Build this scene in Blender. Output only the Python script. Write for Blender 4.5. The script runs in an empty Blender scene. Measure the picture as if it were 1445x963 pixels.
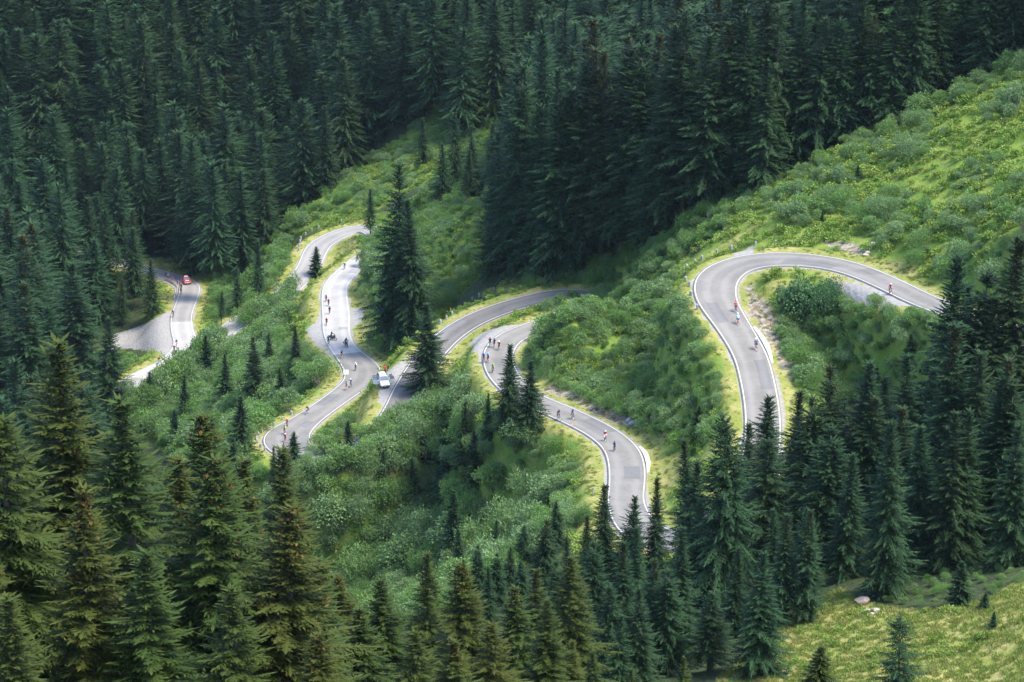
import bpy, bmesh, math, random
import numpy as np
from mathutils import Vector, Matrix, Quaternion

random.seed(7); rng = np.random.default_rng(7)
SC = bpy.context.scene
COL = SC.collection

# ------------------------------------------------------------------ camera, sky, sun, exposure
PITCH = math.radians(22.0); CAMZ = 300.0
FPX, CX, CY = 4015.0, 722.5, 481.5              # focal length and centre in photograph pixels (1445 wide)
cam_d = bpy.data.cameras.new('camera'); cam = bpy.data.objects.new('camera', cam_d); COL.objects.link(cam)
cam_d.sensor_width = 36.0; cam_d.lens = 36.0 * FPX / 1445.0
cam_d.clip_start = 1.0; cam_d.clip_end = 6000.0
cam.location = (0, 0, CAMZ); cam.rotation_euler = (math.radians(90) - PITCH, 0, 0)
SC.camera = cam

SUN_EL, SUN_AZ = math.radians(60), math.radians(112)   # azimuth from +Y (view direction) towards +X
w = bpy.data.worlds.new('World'); SC.world = w; w.use_nodes = True
wn = w.node_tree
for n in list(wn.nodes): wn.nodes.remove(n)
sky = wn.nodes.new('ShaderNodeTexSky'); sky.sky_type = 'NISHITA'; sky.sun_disc = False
sky.sun_elevation = SUN_EL; sky.sun_rotation = SUN_AZ; sky.altitude = 1300
sky.air_density = 1.0; sky.dust_density = 3.0; sky.ozone_density = 1.0
bg = wn.nodes.new('ShaderNodeBackground'); bg.inputs[1].default_value = 0.15
wo = wn.nodes.new('ShaderNodeOutputWorld')
wn.links.new(sky.outputs[0], bg.inputs[0]); wn.links.new(bg.outputs[0], wo.inputs[0])
sd = bpy.data.lights.new('sun', 'SUN'); sd.energy = 2.1; sd.angle = math.radians(20); sd.color = (1.0, 0.92, 0.77)
so = bpy.data.objects.new('sun', sd); COL.objects.link(so)
sdir = Vector((math.sin(SUN_AZ) * math.cos(SUN_EL), math.cos(SUN_AZ) * math.cos(SUN_EL), math.sin(SUN_EL)))
so.rotation_euler = (-sdir).to_track_quat('-Z', 'Y').to_euler(); so.location = sdir * 900

SC.view_settings.view_transform = 'Standard'; SC.view_settings.look = 'None'
SC.view_settings.exposure = 2.38; SC.view_settings.gamma = 1.0; SC.view_settings.use_curve_mapping = False
SC.render.engine = 'CYCLES'
SC.cycles.max_bounces = 5; SC.cycles.diffuse_bounces = 3; SC.cycles.transmission_bounces = 2
SC.cycles.glossy_bounces = 1; SC.cycles.volume_bounces = 0; SC.cycles.transparent_max_bounces = 4
SC.cycles.use_denoising = True; SC.cycles.denoising_prefilter = 'NONE'

# ------------------------------------------------------------------ helpers
_c, _s = math.cos(PITCH), math.sin(PITCH)
def ray(px, py):
    x = (px - CX) / FPX; y = -(py - CY) / FPX
    return np.array([x, _c + y * _s, -_s + y * _c])
def project(P):
    P = np.atleast_2d(P); x = P[:, 0]; q = P[:, 2] - CAMZ
    f = P[:, 1] * _c - q * _s; u = P[:, 1] * _s + q * _c
    return np.stack([CX + FPX * x / f, CY - FPX * u / f, f], 1)
def inpoly(pts, poly):
    pts = np.atleast_2d(pts); x, y = pts[:, 0], pts[:, 1]; res = np.zeros(len(pts), bool)
    n = len(poly); j = n - 1
    for i in range(n):
        xi, yi = poly[i]; xj, yj = poly[j]
        if yi != yj:
            res ^= ((yi > y) != (yj > y)) & (x < (xj - xi) * (y - yi) / (yj - yi) + xi)
        j = i
    return res
def inany(pts, polys):
    r = np.zeros(len(np.atleast_2d(pts)), bool)
    for p in polys: r |= inpoly(pts, p)
    return r
def smooth(a, b, x):
    t = np.clip((x - a) / (b - a), 0, 1); return t * t * (3 - 2 * t)

def link(name, me, mat=None, parent=None, loc=None, rotz=None, kind=None):
    o = bpy.data.objects.new(name, me); COL.objects.link(o)
    if mat is not None and me is not None and not me.materials: me.materials.append(mat)
    if parent is not None: o.parent = parent
    if loc is not None: o.location = loc
    if rotz is not None: o.rotation_euler = (0, 0, rotz)
    if kind: o['kind'] = kind
    return o
def tag(o, label, cat, group=None):
    o['label'] = label; o['category'] = cat
    if group: o['group'] = group
    return o
def objmat(o, mat):
    o.material_slots[0].link = 'OBJECT'; o.material_slots[0].material = mat
def mesh_np(name, V, Fc, attrs=None, smooth_sh=False):
    """V (n,3); Fc (m,k) all faces of the same size."""
    V = np.asarray(V, np.float32); Fc = np.asarray(Fc, np.int32); m, k = Fc.shape
    me = bpy.data.meshes.new(name)
    me.vertices.add(len(V)); me.vertices.foreach_set('co', V.ravel())
    me.loops.add(m * k); me.loops.foreach_set('vertex_index', Fc.ravel())
    me.polygons.add(m); me.polygons.foreach_set('loop_start', np.arange(0, m * k, k, dtype=np.int32))
    if smooth_sh: me.polygons.foreach_set('use_smooth', np.ones(m, bool))
    me.update(calc_edges=True)
    if attrs:
        for an, (typ, data) in attrs.items():
            a = me.attributes.new(an, typ, 'POINT')
            if typ == 'FLOAT': a.data.foreach_set('value', np.asarray(data, np.float32).ravel())
            elif typ == 'INT': a.data.foreach_set('value', np.asarray(data, np.int32).ravel())
            elif typ == 'FLOAT_VECTOR': a.data.foreach_set('vector', np.asarray(data, np.float32).ravel())
            else: a.data.foreach_set('color', np.asarray(data, np.float32).ravel())
    return me

class MB:
    """collects boxes, tubes and lofts into one mesh"""
    def __init__(s): s.v = []; s.f = []
    def add(s, vs, fs):
        b = len(s.v); s.v += [tuple(v) for v in vs]; s.f += [tuple(b + i for i in f) for f in fs]; return s
    def box(s, c, d, rz=0, taper=1.0):
        x, y, z = [k / 2 for k in d]; vs = []
        for sz in (-1, 1):
            t = taper if sz > 0 else 1
            for sx, sy in ((-1, -1), (1, -1), (1, 1), (-1, 1)):
                px, py = sx * x * t, sy * y * t
                vs.append((c[0] + px * math.cos(rz) - py * math.sin(rz), c[1] + px * math.sin(rz) + py * math.cos(rz), c[2] + sz * z))
        return s.add(vs, [(3, 2, 1, 0), (4, 5, 6, 7), (0, 1, 5, 4), (1, 2, 6, 5), (2, 3, 7, 6), (3, 0, 4, 7)])
    def tube(s, pts, rad, n=6):
        pts = [Vector(p) for p in pts]; rad = rad if isinstance(rad, (list, tuple)) else [rad] * len(pts)
        rings = []; vs = []
        for i, p in enumerate(pts):
            d = (pts[min(i + 1, len(pts) - 1)] - pts[max(i - 1, 0)]).normalized()
            a = d.orthogonal() if abs(d.z) > .95 else d.cross(Vector((0, 0, 1)))
            a.normalize(); b = d.cross(a)
            for k in range(n):
                t = 2 * math.pi * k / n; vs.append(p + (a * math.cos(t) + b * math.sin(t)) * rad[i])
        fs = []
        for i in range(len(pts) - 1):
            for k in range(n):
                k2 = (k + 1) % n; fs.append((i * n + k, i * n + k2, (i + 1) * n + k2, (i + 1) * n + k))
        fs.append(tuple(range(n - 1, -1, -1))); fs.append(tuple((len(pts) - 1) * n + k for k in range(n)))
        return s.add(vs, fs)
    def rings(s, rs, cap=True):
        n = len(rs[0]); vs = [p for r in rs for p in r]; fs = []
        for i in range(len(rs) - 1):
            for k in range(n):
                k2 = (k + 1) % n; fs.append((i * n + k, i * n + k2, (i + 1) * n + k2, (i + 1) * n + k))
        if cap: fs.append(tuple(range(n - 1, -1, -1))); fs.append(tuple((len(rs) - 1) * n + k for k in range(n)))
        return s.add(vs, fs)
    def torus(s, c, R, r, axis='x', n=20, m=6):
        vs = []; fs = []
        for i in range(n):
            a = 2 * math.pi * i / n
            for j in range(m):
                b = 2 * math.pi * j / m; rr = R + r * math.cos(b); h = r * math.sin(b)
                vs.append((c[0] + h, c[1] + rr * math.cos(a), c[2] + rr * math.sin(a)))
        for i in range(n):
            for j in range(m):
                fs.append((i * m + j, ((i + 1) % n) * m + j, ((i + 1) % n) * m + (j + 1) % m, i * m + (j + 1) % m))
        return s.add(vs, fs)
    def mesh(s, name, smooth_sh=False):
        me = bpy.data.meshes.new(name); me.from_pydata(s.v, [], s.f); me.update()
        bm = bmesh.new(); bm.from_mesh(me); bmesh.ops.recalc_face_normals(bm, faces=bm.faces); bm.to_mesh(me); bm.free()
        if smooth_sh: me.polygons.foreach_set('use_smooth', np.ones(len(me.polygons), bool))
        return me
    def build(s, name, mat, parent=None, **k):
        return link(name, s.mesh(name, k.pop('smooth_sh', False)), mat, parent, **k)

# ------------------------------------------------------------------ materials
def M(name, col, rough=.7, spec=.3, metal=0.0):
    m = bpy.data.materials.new(name); m.use_nodes = True; b = m.node_tree.nodes['Principled BSDF']
    b.inputs['Base Color'].default_value = (*col, 1); b.inputs['Roughness'].default_value = rough
    b.inputs['Specular IOR Level'].default_value = spec; b.inputs['Metallic'].default_value = metal
    # fine wear so that no surface is perfectly even
    nt = m.node_tree; tc = nt.nodes.new('ShaderNodeTexCoord'); nz = nt.nodes.new('ShaderNodeTexNoise'); nz.inputs['Scale'].default_value = 9
    mx = nt.nodes.new('ShaderNodeMix'); mx.data_type = 'RGBA'; mx.blend_type = 'MULTIPLY'; mx.inputs[0].default_value = .25
    mx.inputs[6].default_value = (*col, 1); nt.links.new(tc.outputs['Object'], nz.inputs['Vector'])
    nt.links.new(nz.outputs['Fac'], mx.inputs[7]); nt.links.new(mx.outputs[2], b.inputs['Base Color'])
    return m
def leafmat(name, c0, c1, c2, trans=.2, rough=.6, spec=.25):
    """three leaf colours mixed by per-twig and per-plant chance"""
    m = bpy.data.materials.new(name); m.use_nodes = True; nt = m.node_tree; b = nt.nodes['Principled BSDF']
    out = nt.nodes['Material Output']
    at = nt.nodes.new('ShaderNodeAttribute'); at.attribute_name = 'rnd'
    oi = nt.nodes.new('ShaderNodeObjectInfo')
    r1 = nt.nodes.new('ShaderNodeMix'); r1.data_type = 'RGBA'; r1.inputs[6].default_value = (*c0, 1); r1.inputs[7].default_value = (*c1, 1)
    r2 = nt.nodes.new('ShaderNodeMix'); r2.data_type = 'RGBA'; r2.inputs[7].default_value = (*c2, 1)
    ml = nt.nodes.new('ShaderNodeMath'); ml.operation = 'MULTIPLY_ADD'; ml.inputs[1].default_value = .85; ml.inputs[2].default_value = -.05; ml.use_clamp = True
    nt.links.new(at.outputs['Fac'], r1.inputs[0]); nt.links.new(oi.outputs['Random'], ml.inputs[0])
    nt.links.new(ml.outputs[0], r2.inputs[0]); nt.links.new(r1.outputs[2], r2.inputs[6])
    nt.links.new(r2.outputs[2], b.inputs['Base Color'])
    b.inputs['Roughness'].default_value = rough; b.inputs['Specular IOR Level'].default_value = spec
    if trans > 0:
        t = nt.nodes.new('ShaderNodeBsdfTranslucent'); ms = nt.nodes.new('ShaderNodeMixShader'); ms.inputs[0].default_value = trans
        nt.links.new(r2.outputs[2], t.inputs[0]); nt.links.new(b.outputs[0], ms.inputs[1]); nt.links.new(t.outputs[0], ms.inputs[2])
        nt.links.new(ms.outputs[0], out.inputs['Surface'])
    return m
def roadmat(name, c0, c1):
    m = bpy.data.materials.new(name); m.use_nodes = True; nt = m.node_tree; b = nt.nodes['Principled BSDF']
    tc = nt.nodes.new('ShaderNodeTexCoord')
    n1 = nt.nodes.new('ShaderNodeTexNoise'); n1.inputs['Scale'].default_value = .22; n1.inputs['Detail'].default_value = 6
    n2 = nt.nodes.new('ShaderNodeTexNoise'); n2.inputs['Scale'].default_value = 1.6; n2.inputs['Detail'].default_value = 5
    at = nt.nodes.new('ShaderNodeAttribute'); at.attribute_name = 'lane'      # wheel tracks: polished, a little paler
    for n in (n1, n2): nt.links.new(tc.outputs['Object'], n.inputs['Vector'])
    a1 = nt.nodes.new('ShaderNodeMath'); a1.operation = 'MULTIPLY_ADD'; a1.inputs[1].default_value = .5
    nt.links.new(n2.outputs['Fac'], a1.inputs[0]); nt.links.new(n1.outputs['Fac'], a1.inputs[2])
    a2 = nt.nodes.new('ShaderNodeMath'); a2.operation = 'MULTIPLY_ADD'; a2.inputs[1].default_value = .42
    nt.links.new(at.outputs['Fac'], a2.inputs[0]); nt.links.new(a1.outputs[0], a2.inputs[2])
    rp = nt.nodes.new('ShaderNodeMapRange'); rp.inputs[1].default_value = .55; rp.inputs[2].default_value = 1.1
    nt.links.new(a2.outputs[0], rp.inputs[0])
    mx = nt.nodes.new('ShaderNodeMix'); mx.data_type = 'RGBA'; mx.inputs[6].default_value = (*c0, 1); mx.inputs[7].default_value = (*c1, 1)
    nt.links.new(rp.outputs[0], mx.inputs[0]); nt.links.new(mx.outputs[2], b.inputs['Base Color'])
    b.inputs['Roughness'].default_value = .8; b.inputs['Specular IOR Level'].default_value = .25
    return m
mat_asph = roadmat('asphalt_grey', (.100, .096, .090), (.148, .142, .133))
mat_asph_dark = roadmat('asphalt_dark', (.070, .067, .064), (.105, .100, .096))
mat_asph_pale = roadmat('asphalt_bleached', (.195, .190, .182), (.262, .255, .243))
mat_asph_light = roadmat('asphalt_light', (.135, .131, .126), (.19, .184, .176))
mat_white = M('white_paint', (.8, .8, .8), .6)
mat_line = M('worn_line_paint', (.36, .36, .355), .75)
mat_concrete = M('concrete', (.52, .52, .50), .85)
mat_stone = M('guard_stone', (.24, .25, .26), .9)
mat_rock = M('pale_rock', (.27, .255, .24), .9)
mat_scree = M('scree_stone', (.20, .185, .165), .95)
mat_boulder = M('pink_boulder', (.25, .195, .17), .9)
mat_bark = M('spruce_bark', (.085, .068, .055), .95)
mat_bark_pale = M('pale_bark', (.17, .15, .13), .95)
mat_deadwood = M('bleached_deadwood', (.30, .27, .25), .95)
mat_spruce = leafmat('spruce_needles', (.009, .027, .014), (.021, .050, .020), (.018, .034, .014), .0, .7, .06)
mat_spruce_y = leafmat('spruce_needles_olive', (.013, .030, .008), (.036, .056, .012), (.036, .043, .009), .0, .7, .06)
mat_cones = leafmat('spruce_cones', (.105, .066, .018), (.135, .080, .02), (.08, .058, .018), .0, .8, .2)
mat_bush = leafmat('alder_leaves', (.064, .152, .034), (.130, .245, .055), (.125, .215, .072), .35)
mat_bush_g = leafmat('grey_willow_leaves', (.095, .175, .066), (.160, .250, .108), (.12, .210, .070), .35)
mat_herb = leafmat('lush_herb_leaves', (.095, .19, .026), (.155, .25, .04), (.175, .225, .048), .3)
mat_grass = leafmat('meadow_grass', (.122, .182, .034), (.170, .205, .048), (.13, .200, .032), .3)
mat_dry = leafmat('dry_grass', (.225, .215, .070), (.275, .255, .094), (.18, .210, .048), .3)
mat_bush_d = leafmat('dark_alder_leaves', (.036, .095, .034), (.070, .150, .050), (.050, .115, .045), .25)
mat_rust = leafmat('rusty_leaves', (.16, .07, .04), (.13, .06, .04), (.1, .08, .04), .2)
mat_metal = M('galvanised_steel', (.45, .46, .47), .45, .5, .6)
mat_wood = M('weathered_timber', (.33, .30, .26), .9)
mat_black = M('black_rubber', (.02, .02, .022), .7)
mat_dark = M('dark_fabric', (.022, .024, .032), .8)
mat_skin = M('skin', (.36, .23, .17), .55)
mat_red = M('red_fabric', (.62, .03, .04), .7)
mat_navy = M('navy_fabric', (.03, .045, .13), .7)
mat_blue = M('blue_fabric', (.05, .17, .55), .7)
mat_lblue = M('light_blue_fabric', (.22, .45, .70), .7)
mat_whitef = M('white_fabric', (.78, .78, .80), .7)
mat_grey = M('grey_fabric', (.28, .29, .32), .7)
mat_yellow = M('lime_fabric', (.45, .60, .05), .7)
mat_green = M('green_fabric', (.12, .45, .10), .7)
mat_pink = M('magenta_fabric', (.50, .06, .18), .7)
mat_purple = M('purple_fabric', (.10, .05, .14), .7)
mat_orange = M('orange_paint', (.75, .16, .03), .5)
mat_teal = M('teal_paint', (.03, .42, .45), .4)
mat_steelgrey = M('dark_grey_paint', (.07, .075, .085), .4)
mat_silver = M('silver_car_paint', (.62, .65, .69), .28, .6, .25)
mat_redcar = M('red_car_paint', (.50, .015, .025), .25, .6)
mat_glass = M('car_glass', (.10, .13, .15), .08, .8)
mat_lamp = M('headlamp_glass', (.75, .76, .74), .12, .8)
mat_yell = M('yellow_sticker', (.75, .62, .06), .5)
mat_inter = M('dark_interior', (.03, .032, .035), .8)

# ------------------------------------------------------------------ the road line
RPX = [(1520,500),(1445,478),(1390,455),(1345,440),(1300,423),(1250,399),(1200,379),(1150,369),(1100,366),(1060,369),(1030,378),(1012,392),(1008,410),(1014,430),(1031,455),(1058,500),(1067,530),(1074,565),(1077,600),(1074,640),(1060,690),(1030,735),(985,760),(940,765),(905,748),(888,725),(883,705),(885,680),(884,655),(875,632),(850,611),(820,595),(785,579),(745,562),(714,535),(703,510),(706,492),(720,477),(742,467),(770,457),(800,446),(825,435),(830,424),(815,417),(785,417),(750,424),(710,435),(670,451),(640,469),(615,492),(592,522),(575,550),(560,582),(537,612),(502,635),(462,648),(428,645),(405,628),(407,612),(425,598),(455,577),(490,552),(508,538),(512,523),(500,508),(483,490),(475,470),(474,445),(472,420),(473,405),(482,392),(495,380),(508,369),(525,358),(537,346),(538,334),(528,326),(510,322),(480,330),(458,341),(446,352),(440,368),(430,385),(415,403),(395,420),(370,435),(345,450),(320,467),(300,485),(280,508),(262,530),(240,552),(215,565),(190,562),(180,548),(196,533),(222,521),(247,506),(262,487),(257,467),(256,447),(264,423),(268,408),(262,400),(250,394),(235,390),(215,385),(195,378),(160,370),(110,360),(60,350)]
GRADE = 0.14
def road_line():
    p = np.array(RPX, float); q = []
    for i in range(len(p) - 1):
        p0, p1, p2, p3 = p[max(i-1, 0)], p[i], p[i+1], p[min(i+2, len(p)-1)]
        for k in range(6):
            t = k / 6
            q.append(.5*((2*p1)+(-p0+p2)*t+(2*p0-5*p1+4*p2-p3)*t*t+(-p0+3*p1-3*p2+p3)*t**3))
    q.append(p[-1]); pts = []; prev = None
    for a in q:
        r = ray(*a)
        if prev is None: X = r * (-138.0 / r[2])
        else:
            zz = prev[2]
            for _ in range(60):
                X = r * (zz / r[2]); zz = .5*zz + .5*(prev[2] - GRADE*np.hypot(*(X - prev)[:2]))
            X = r * (zz / r[2])
        pts.append(X); prev = X
    pts = np.array(pts); pts[:, 2] += CAMZ
    d = np.r_[0, np.cumsum(np.linalg.norm(np.diff(pts[:, :2], axis=0), axis=1))]
    s = np.arange(0, d[-1], 1.0)
    R = np.stack([np.interp(s, d, pts[:, k]) for k in range(3)], 1)
    ker = np.exp(-.5*(np.arange(-6, 7)/2.2)**2); ker /= ker.sum()
    for k in range(3):
        R[:, k] = np.convolve(np.pad(R[:, k], 6, mode='reflect', reflect_type='odd'), ker, 'valid')
    return R
RD = road_line(); NR = len(RD)
RDP = project(RD)
TAN = np.gradient(RD, axis=0); TAN[:, 2] = 0; TAN /= np.linalg.norm(TAN, axis=1)[:, None]
NOR = np.stack([TAN[:, 1], -TAN[:, 0], np.zeros(NR)], 1)
def near_road_px(px, py): return int(np.argmin((RDP[:, 0]-px)**2 + (RDP[:, 1]-py)**2))
HW = np.full(NR, 2.4)
for (x, y, hw, sp) in [(1012,392,3.5,9),(1060,369,3.4,10),(985,760,3.6,10),(884,655,2.9,8),(703,510,2.8,8),(830,424,3.8,8),(407,622,4.2,7),(512,523,3.7,8),(538,340,3.6,8),(474,440,3.0,14),(446,352,3.0,8),(190,562,3.6,8),(262,487,3.0,8),(262,400,2.9,6)]:
    i = near_road_px(x, y); HW = np.maximum(HW, 2.4 + (hw-2.75)*np.exp(-.5*((np.arange(NR)-i)/sp)**2))

# ------------------------------------------------------------------ terrain
CTRL = [  # (photo x, photo y, metres from the camera) of points of the open ground
 (1250,330,430),(1400,300,416),(1445,80,478),(1400,100,476),(1270,165,474),(1140,240,470),(1060,285,466),(1000,300,478),(920,330,492),(850,370,506),
 (1330,200,452),(1200,280,450),(1440,200,440),(1330,380,412),
 (900,450,468),(950,380,458),(960,560,424),(900,540,434),(810,490,468),(990,480,428),(780,440,494),(830,545,440),(1020,620,398),(960,640,400),
 (1200,480,412),(1200,560,401),(1300,520,397),(1130,470,414),(1250,700,369),(1400,650,362),(1440,770,338),(1330,790,334),(1220,840,318),(1100,760,356),(1000,850,338),
 (1300,963,286),(1445,900,292),(1445,963,282),(1150,930,300),(1060,940,303),(900,950,310),(700,960,312),(500,963,300),(330,963,262),(200,963,242),(0,963,232),(850,840,350),(700,800,400),
 (700,640,450),(650,700,462),(600,650,474),(500,700,474),(520,830,452),(450,760,470),(780,680,424),(600,760,455),(640,600,474),(700,590,452),
 (690,290,552),(720,385,530),(650,380,545),(600,330,590),(560,480,530),(530,420,560),(640,330,565),
 (510,270,684),(560,230,692),(640,165,702),(700,170,690),(620,260,640),(560,300,650),(440,300,690),
 (300,700,500),(330,560,560),(380,500,592),(420,450,620),(400,380,665),(350,640,505),(250,620,570),(150,600,590),(100,600,590),(0,520,640),(0,600,600),(420,700,480),
 (300,430,690),(340,400,690),(100,450,702),(60,480,680),(190,475,668),(30,400,726),(300,470,650),(150,520,650),
 (200,300,762),(200,200,780),(200,100,799),(200,0,820),(200,-150,858),(0,300,770),(0,100,805),(400,200,765),(400,50,800),(320,340,735),(450,250,735),
 (700,100,716),(700,0,742),(850,150,715),(1000,80,730),(1200,0,735),(600,100,728),(600,0,752),(900,250,590),(1000,240,545),(1150,180,540),(1300,100,545),(1000,270,505),(1150,215,500),(800,300,585),(1300,135,505),(1440,40,520),(850,330,545),
]
WCTRL = [(0,0,285),(60,100,232),(-60,100,228),(0,160,205),(-100,200,180),(110,240,196),(-160,300,140),(150,330,195),(180,440,225),(260,430,262),(200,300,214),
 (-220,520,52),(-300,640,70),(-260,820,118),(0,1000,190),(-300,1000,170),(300,1000,260),(200,700,170),(300,600,220),(140,560,140)]
cp = []
for x, y, d in CTRL:
    r = ray(x, y); P = r / np.linalg.norm(r) * d; cp.append((P[0], P[1], P[2] + CAMZ))
cp += WCTRL
cp += [tuple(RD[i]) for i in range(0, NR, 7)]
cp = np.array(cp)
def tps_fit(cp, lam):
    n = len(cp); X = cp[:, :2] / 100
    r2 = ((X[:, None] - X[None])**2).sum(-1); K = .5 * r2 * np.log(r2 + 1e-9)
    A = np.zeros((n+3, n+3)); A[:n, :n] = K + lam*np.eye(n); A[:n, n] = 1; A[:n, n+1:] = X; A[n, :n] = 1; A[n+1:, :n] = X.T
    b = np.zeros(n+3); b[:n] = cp[:, 2]; return X, np.linalg.solve(A, b)
TX, TW = tps_fit(cp, 4e-4)
def tps(P):
    out = np.empty(len(P)); Q = P / 100
    for a in range(0, len(P), 20000):
        q = Q[a:a+20000]; r2 = ((q[:, None, 0]-TX[None, :, 0])**2 + (q[:, None, 1]-TX[None, :, 1])**2)
        out[a:a+20000] = (.5*r2*np.log(r2+1e-9)) @ TW[:-3] + TW[-3] + q @ TW[-2:]
    return out
def vnoise(x, y, seed):
    g = np.random.default_rng(seed).random((256, 256)); xi = np.floor(x).astype(int); yi = np.floor(y).astype(int)
    fx = x-xi; fy = y-yi; fx = fx*fx*(3-2*fx); fy = fy*fy*(3-2*fy); a = lambda i, j: g[i % 256, j % 256]
    return (a(xi, yi)*(1-fx)+a(xi+1, yi)*fx)*(1-fy)+(a(xi, yi+1)*(1-fx)+a(xi+1, yi+1)*fx)*fy
def outer(a, b, n, far):
    t = np.linspace(0, 1, n+1)[1:]; return b + (far-b)*t**2.2
GX = np.r_[outer(0, -190, 14, -1300)[::-1], np.arange(-190, 131, 1.0), outer(0, 130, 14, 1300)]
GY = np.r_[outer(0, 170, 10, -300)[::-1], np.arange(170, 831, 1.0), outer(0, 830, 14, 1900)]
gx, gy = np.meshgrid(GX, GY, indexing='ij'); flat = np.stack([gx.ravel(), gy.ravel()], 1)
inner = (flat[:, 0] > -260) & (flat[:, 0] < 260) & (flat[:, 1] > -60) & (flat[:, 1] < 1000)
z = np.empty(len(flat)); z[inner] = tps(flat[inner])
ox = np.clip(flat[~inner], [-260, -60], [260, 1000]); dd = np.linalg.norm(flat[~inner]-ox, axis=1)
z[~inner] = tps(ox) + dd*.12*np.sign(flat[~inner, 1]+50)
# bench the road into the slope
rdist = np.full(len(flat), 1e3); rz = z.copy(); rhw = np.full(len(flat), 2.75); ridx = np.zeros(len(flat), int)
cand = np.where((flat[:, 0] > -150) & (flat[:, 0] < 130) & (flat[:, 1] > 280) & (flat[:, 1] < 830))[0]
for a in range(0, len(cand), 8000):
    c = cand[a:a+8000]; d2 = (flat[c, 0][:, None]-RD[None, :, 0])**2 + (flat[c, 1][:, None]-RD[None, :, 1])**2
    j = d2.argmin(1); rdist[c] = np.sqrt(d2[np.arange(len(c)), j]); ridx[c] = j; rhw[c] = HW[j]
    wgt = 1/(d2+.6)**2.5; rz[c] = (wgt @ RD[:, 2]) / wgt.sum(1)
nz = (vnoise(flat[:, 0]/9, flat[:, 1]/9, 1)-.5)*1.5 + (vnoise(flat[:, 0]/3.1, flat[:, 1]/3.1, 2)-.5)*.7
wb = 1 - smooth(1.6, 8.5, rdist - rhw)
z = (z + nz*smooth(2, 9, rdist-rhw))*(1-wb) + rz*wb
z -= .12*(1-smooth(.2, .9, rdist-rhw)) + .10*smooth(.3, 1.2, rdist-rhw)*(1-smooth(1.2, 3, rdist-rhw))
GZ = z.reshape(gx.shape)
def hgt(x, y, A=None):
    A = GZ if A is None else A
    x = np.atleast_1d(x); y = np.atleast_1d(y)
    i = np.clip(np.searchsorted(GX, x)-1, 0, len(GX)-2); j = np.clip(np.searchsorted(GY, y)-1, 0, len(GY)-2)
    fx = (x-GX[i])/(GX[i+1]-GX[i]); fy = (y-GY[j])/(GY[j+1]-GY[j])
    return (A[i, j]*(1-fx)+A[i+1, j]*fx)*(1-fy)+(A[i, j+1]*(1-fx)+A[i+1, j+1]*fx)*fy
DD = np.arange(170, 1100, .5)
def hit(px, py):
    """point of the ground seen at a place of the photograph"""
    r = ray(px, py); r = r/np.linalg.norm(r); P = r[None]*DD[:, None]
    below = P[:, 2]+CAMZ < hgt(P[:, 0], P[:, 1]); k = int(np.argmax(below)) if below.any() else len(DD)-1
    return Vector((P[k, 0], P[k, 1], float(hgt(P[k, 0], P[k, 1])[0])))
RDG = rdist.reshape(gx.shape)-rhw.reshape(gx.shape)
def road_gap(x, y): return hgt(x, y, RDG)

# where gravel, bare bank and dry grass lie
GRAVEL = [[(128,480),(200,460),(240,438),(245,500),(228,508),(228,496),(180,492),(140,497)],[(430,466),(445,455),(458,438),(458,490),(476,510),(494,526),(482,518),(455,497)],
 [(492,434),(516,437),(506,458),(496,466)],[(562,514),(580,495),(560,540),(548,578),(530,568),(540,545),(540,530)],[(664,486),(675,472),(700,463),(742,456),(700,482),(682,505),(672,500)],
 [(1160,388),(1215,402),(1318,432),(1240,432),(1190,418)],[(1034,344),(1058,343),(1070,360),(1038,362)]]
ROCKY = [[(765,552),(800,562),(850,590),(875,600),(885,588),(830,562),(775,543)],[(845,585),(905,605),(925,590),(900,575),(860,570)],[(1046,402),(1064,406),(1082,450),(1118,505),(1122,535),(1095,500),(1058,440)],
 [(1140,335),(1235,348),(1225,362),(1180,352)],[(1060,430),(1085,430),(1120,500),(1118,560),(1105,520)]]
DRYK = [[(905,645),(970,640),(965,690),(920,692)],[(500,570),(545,545),(540,590),(505,612)],[(680,385),(760,388),(740,408),(680,420)],[(820,630),(845,640),(850,690),(820,690)],[(1040,300),(1100,290),(1050,340),(970,380),(985,345)],[(1090,395),(1150,390),(1080,420),(1110,500),(1120,560),(1085,470),(1060,430)]]
MEADOW = [(1000,975),(1060,915),(1120,872),(1185,830),(1240,856),(1300,862),(1400,845),(1445,815),(1600,770),(1600,1100),(1000,1100)]
P3 = np.stack([flat[:, 0], flat[:, 1], z], 1); PJ = project(P3)
infront = (PJ[:, 2] > 150) & (flat[:, 1] > 170)
gap = rdist - rhw
def soft(polys, ok):
    v = (inany(PJ[:, :2], polys) & ok).astype(float).reshape(gx.shape)
    v[1:-1, 1:-1] = (v[1:-1, 1:-1]*2 + v[:-2, 1:-1] + v[2:, 1:-1] + v[1:-1, :-2] + v[1:-1, 2:])/6
    return v.ravel()
a_gr = np.maximum(soft(GRAVEL, infront & (gap < 14)), .9*(1-smooth(.15, .9, gap)))
a_rk = soft(ROCKY, infront & (gap < 16))
meadow_m = inpoly(PJ[:, :2], MEADOW) & infront & (flat[:, 1] < 330)
gapn = gap + (vnoise(flat[:, 0]/7, flat[:, 1]/7, 12)-.45)*7*smooth(.8, 3, gap)
a_dry = np.maximum.reduce([(1-smooth(2.0, 5.5, gapn))*(.55+.45*vnoise(flat[:, 0]/4, flat[:, 1]/4, 5)), soft(DRYK, infront & (gap < 22)), meadow_m*(.6+.4*vnoise(flat[:, 0]/5, flat[:, 1]/3, 6))])
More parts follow.
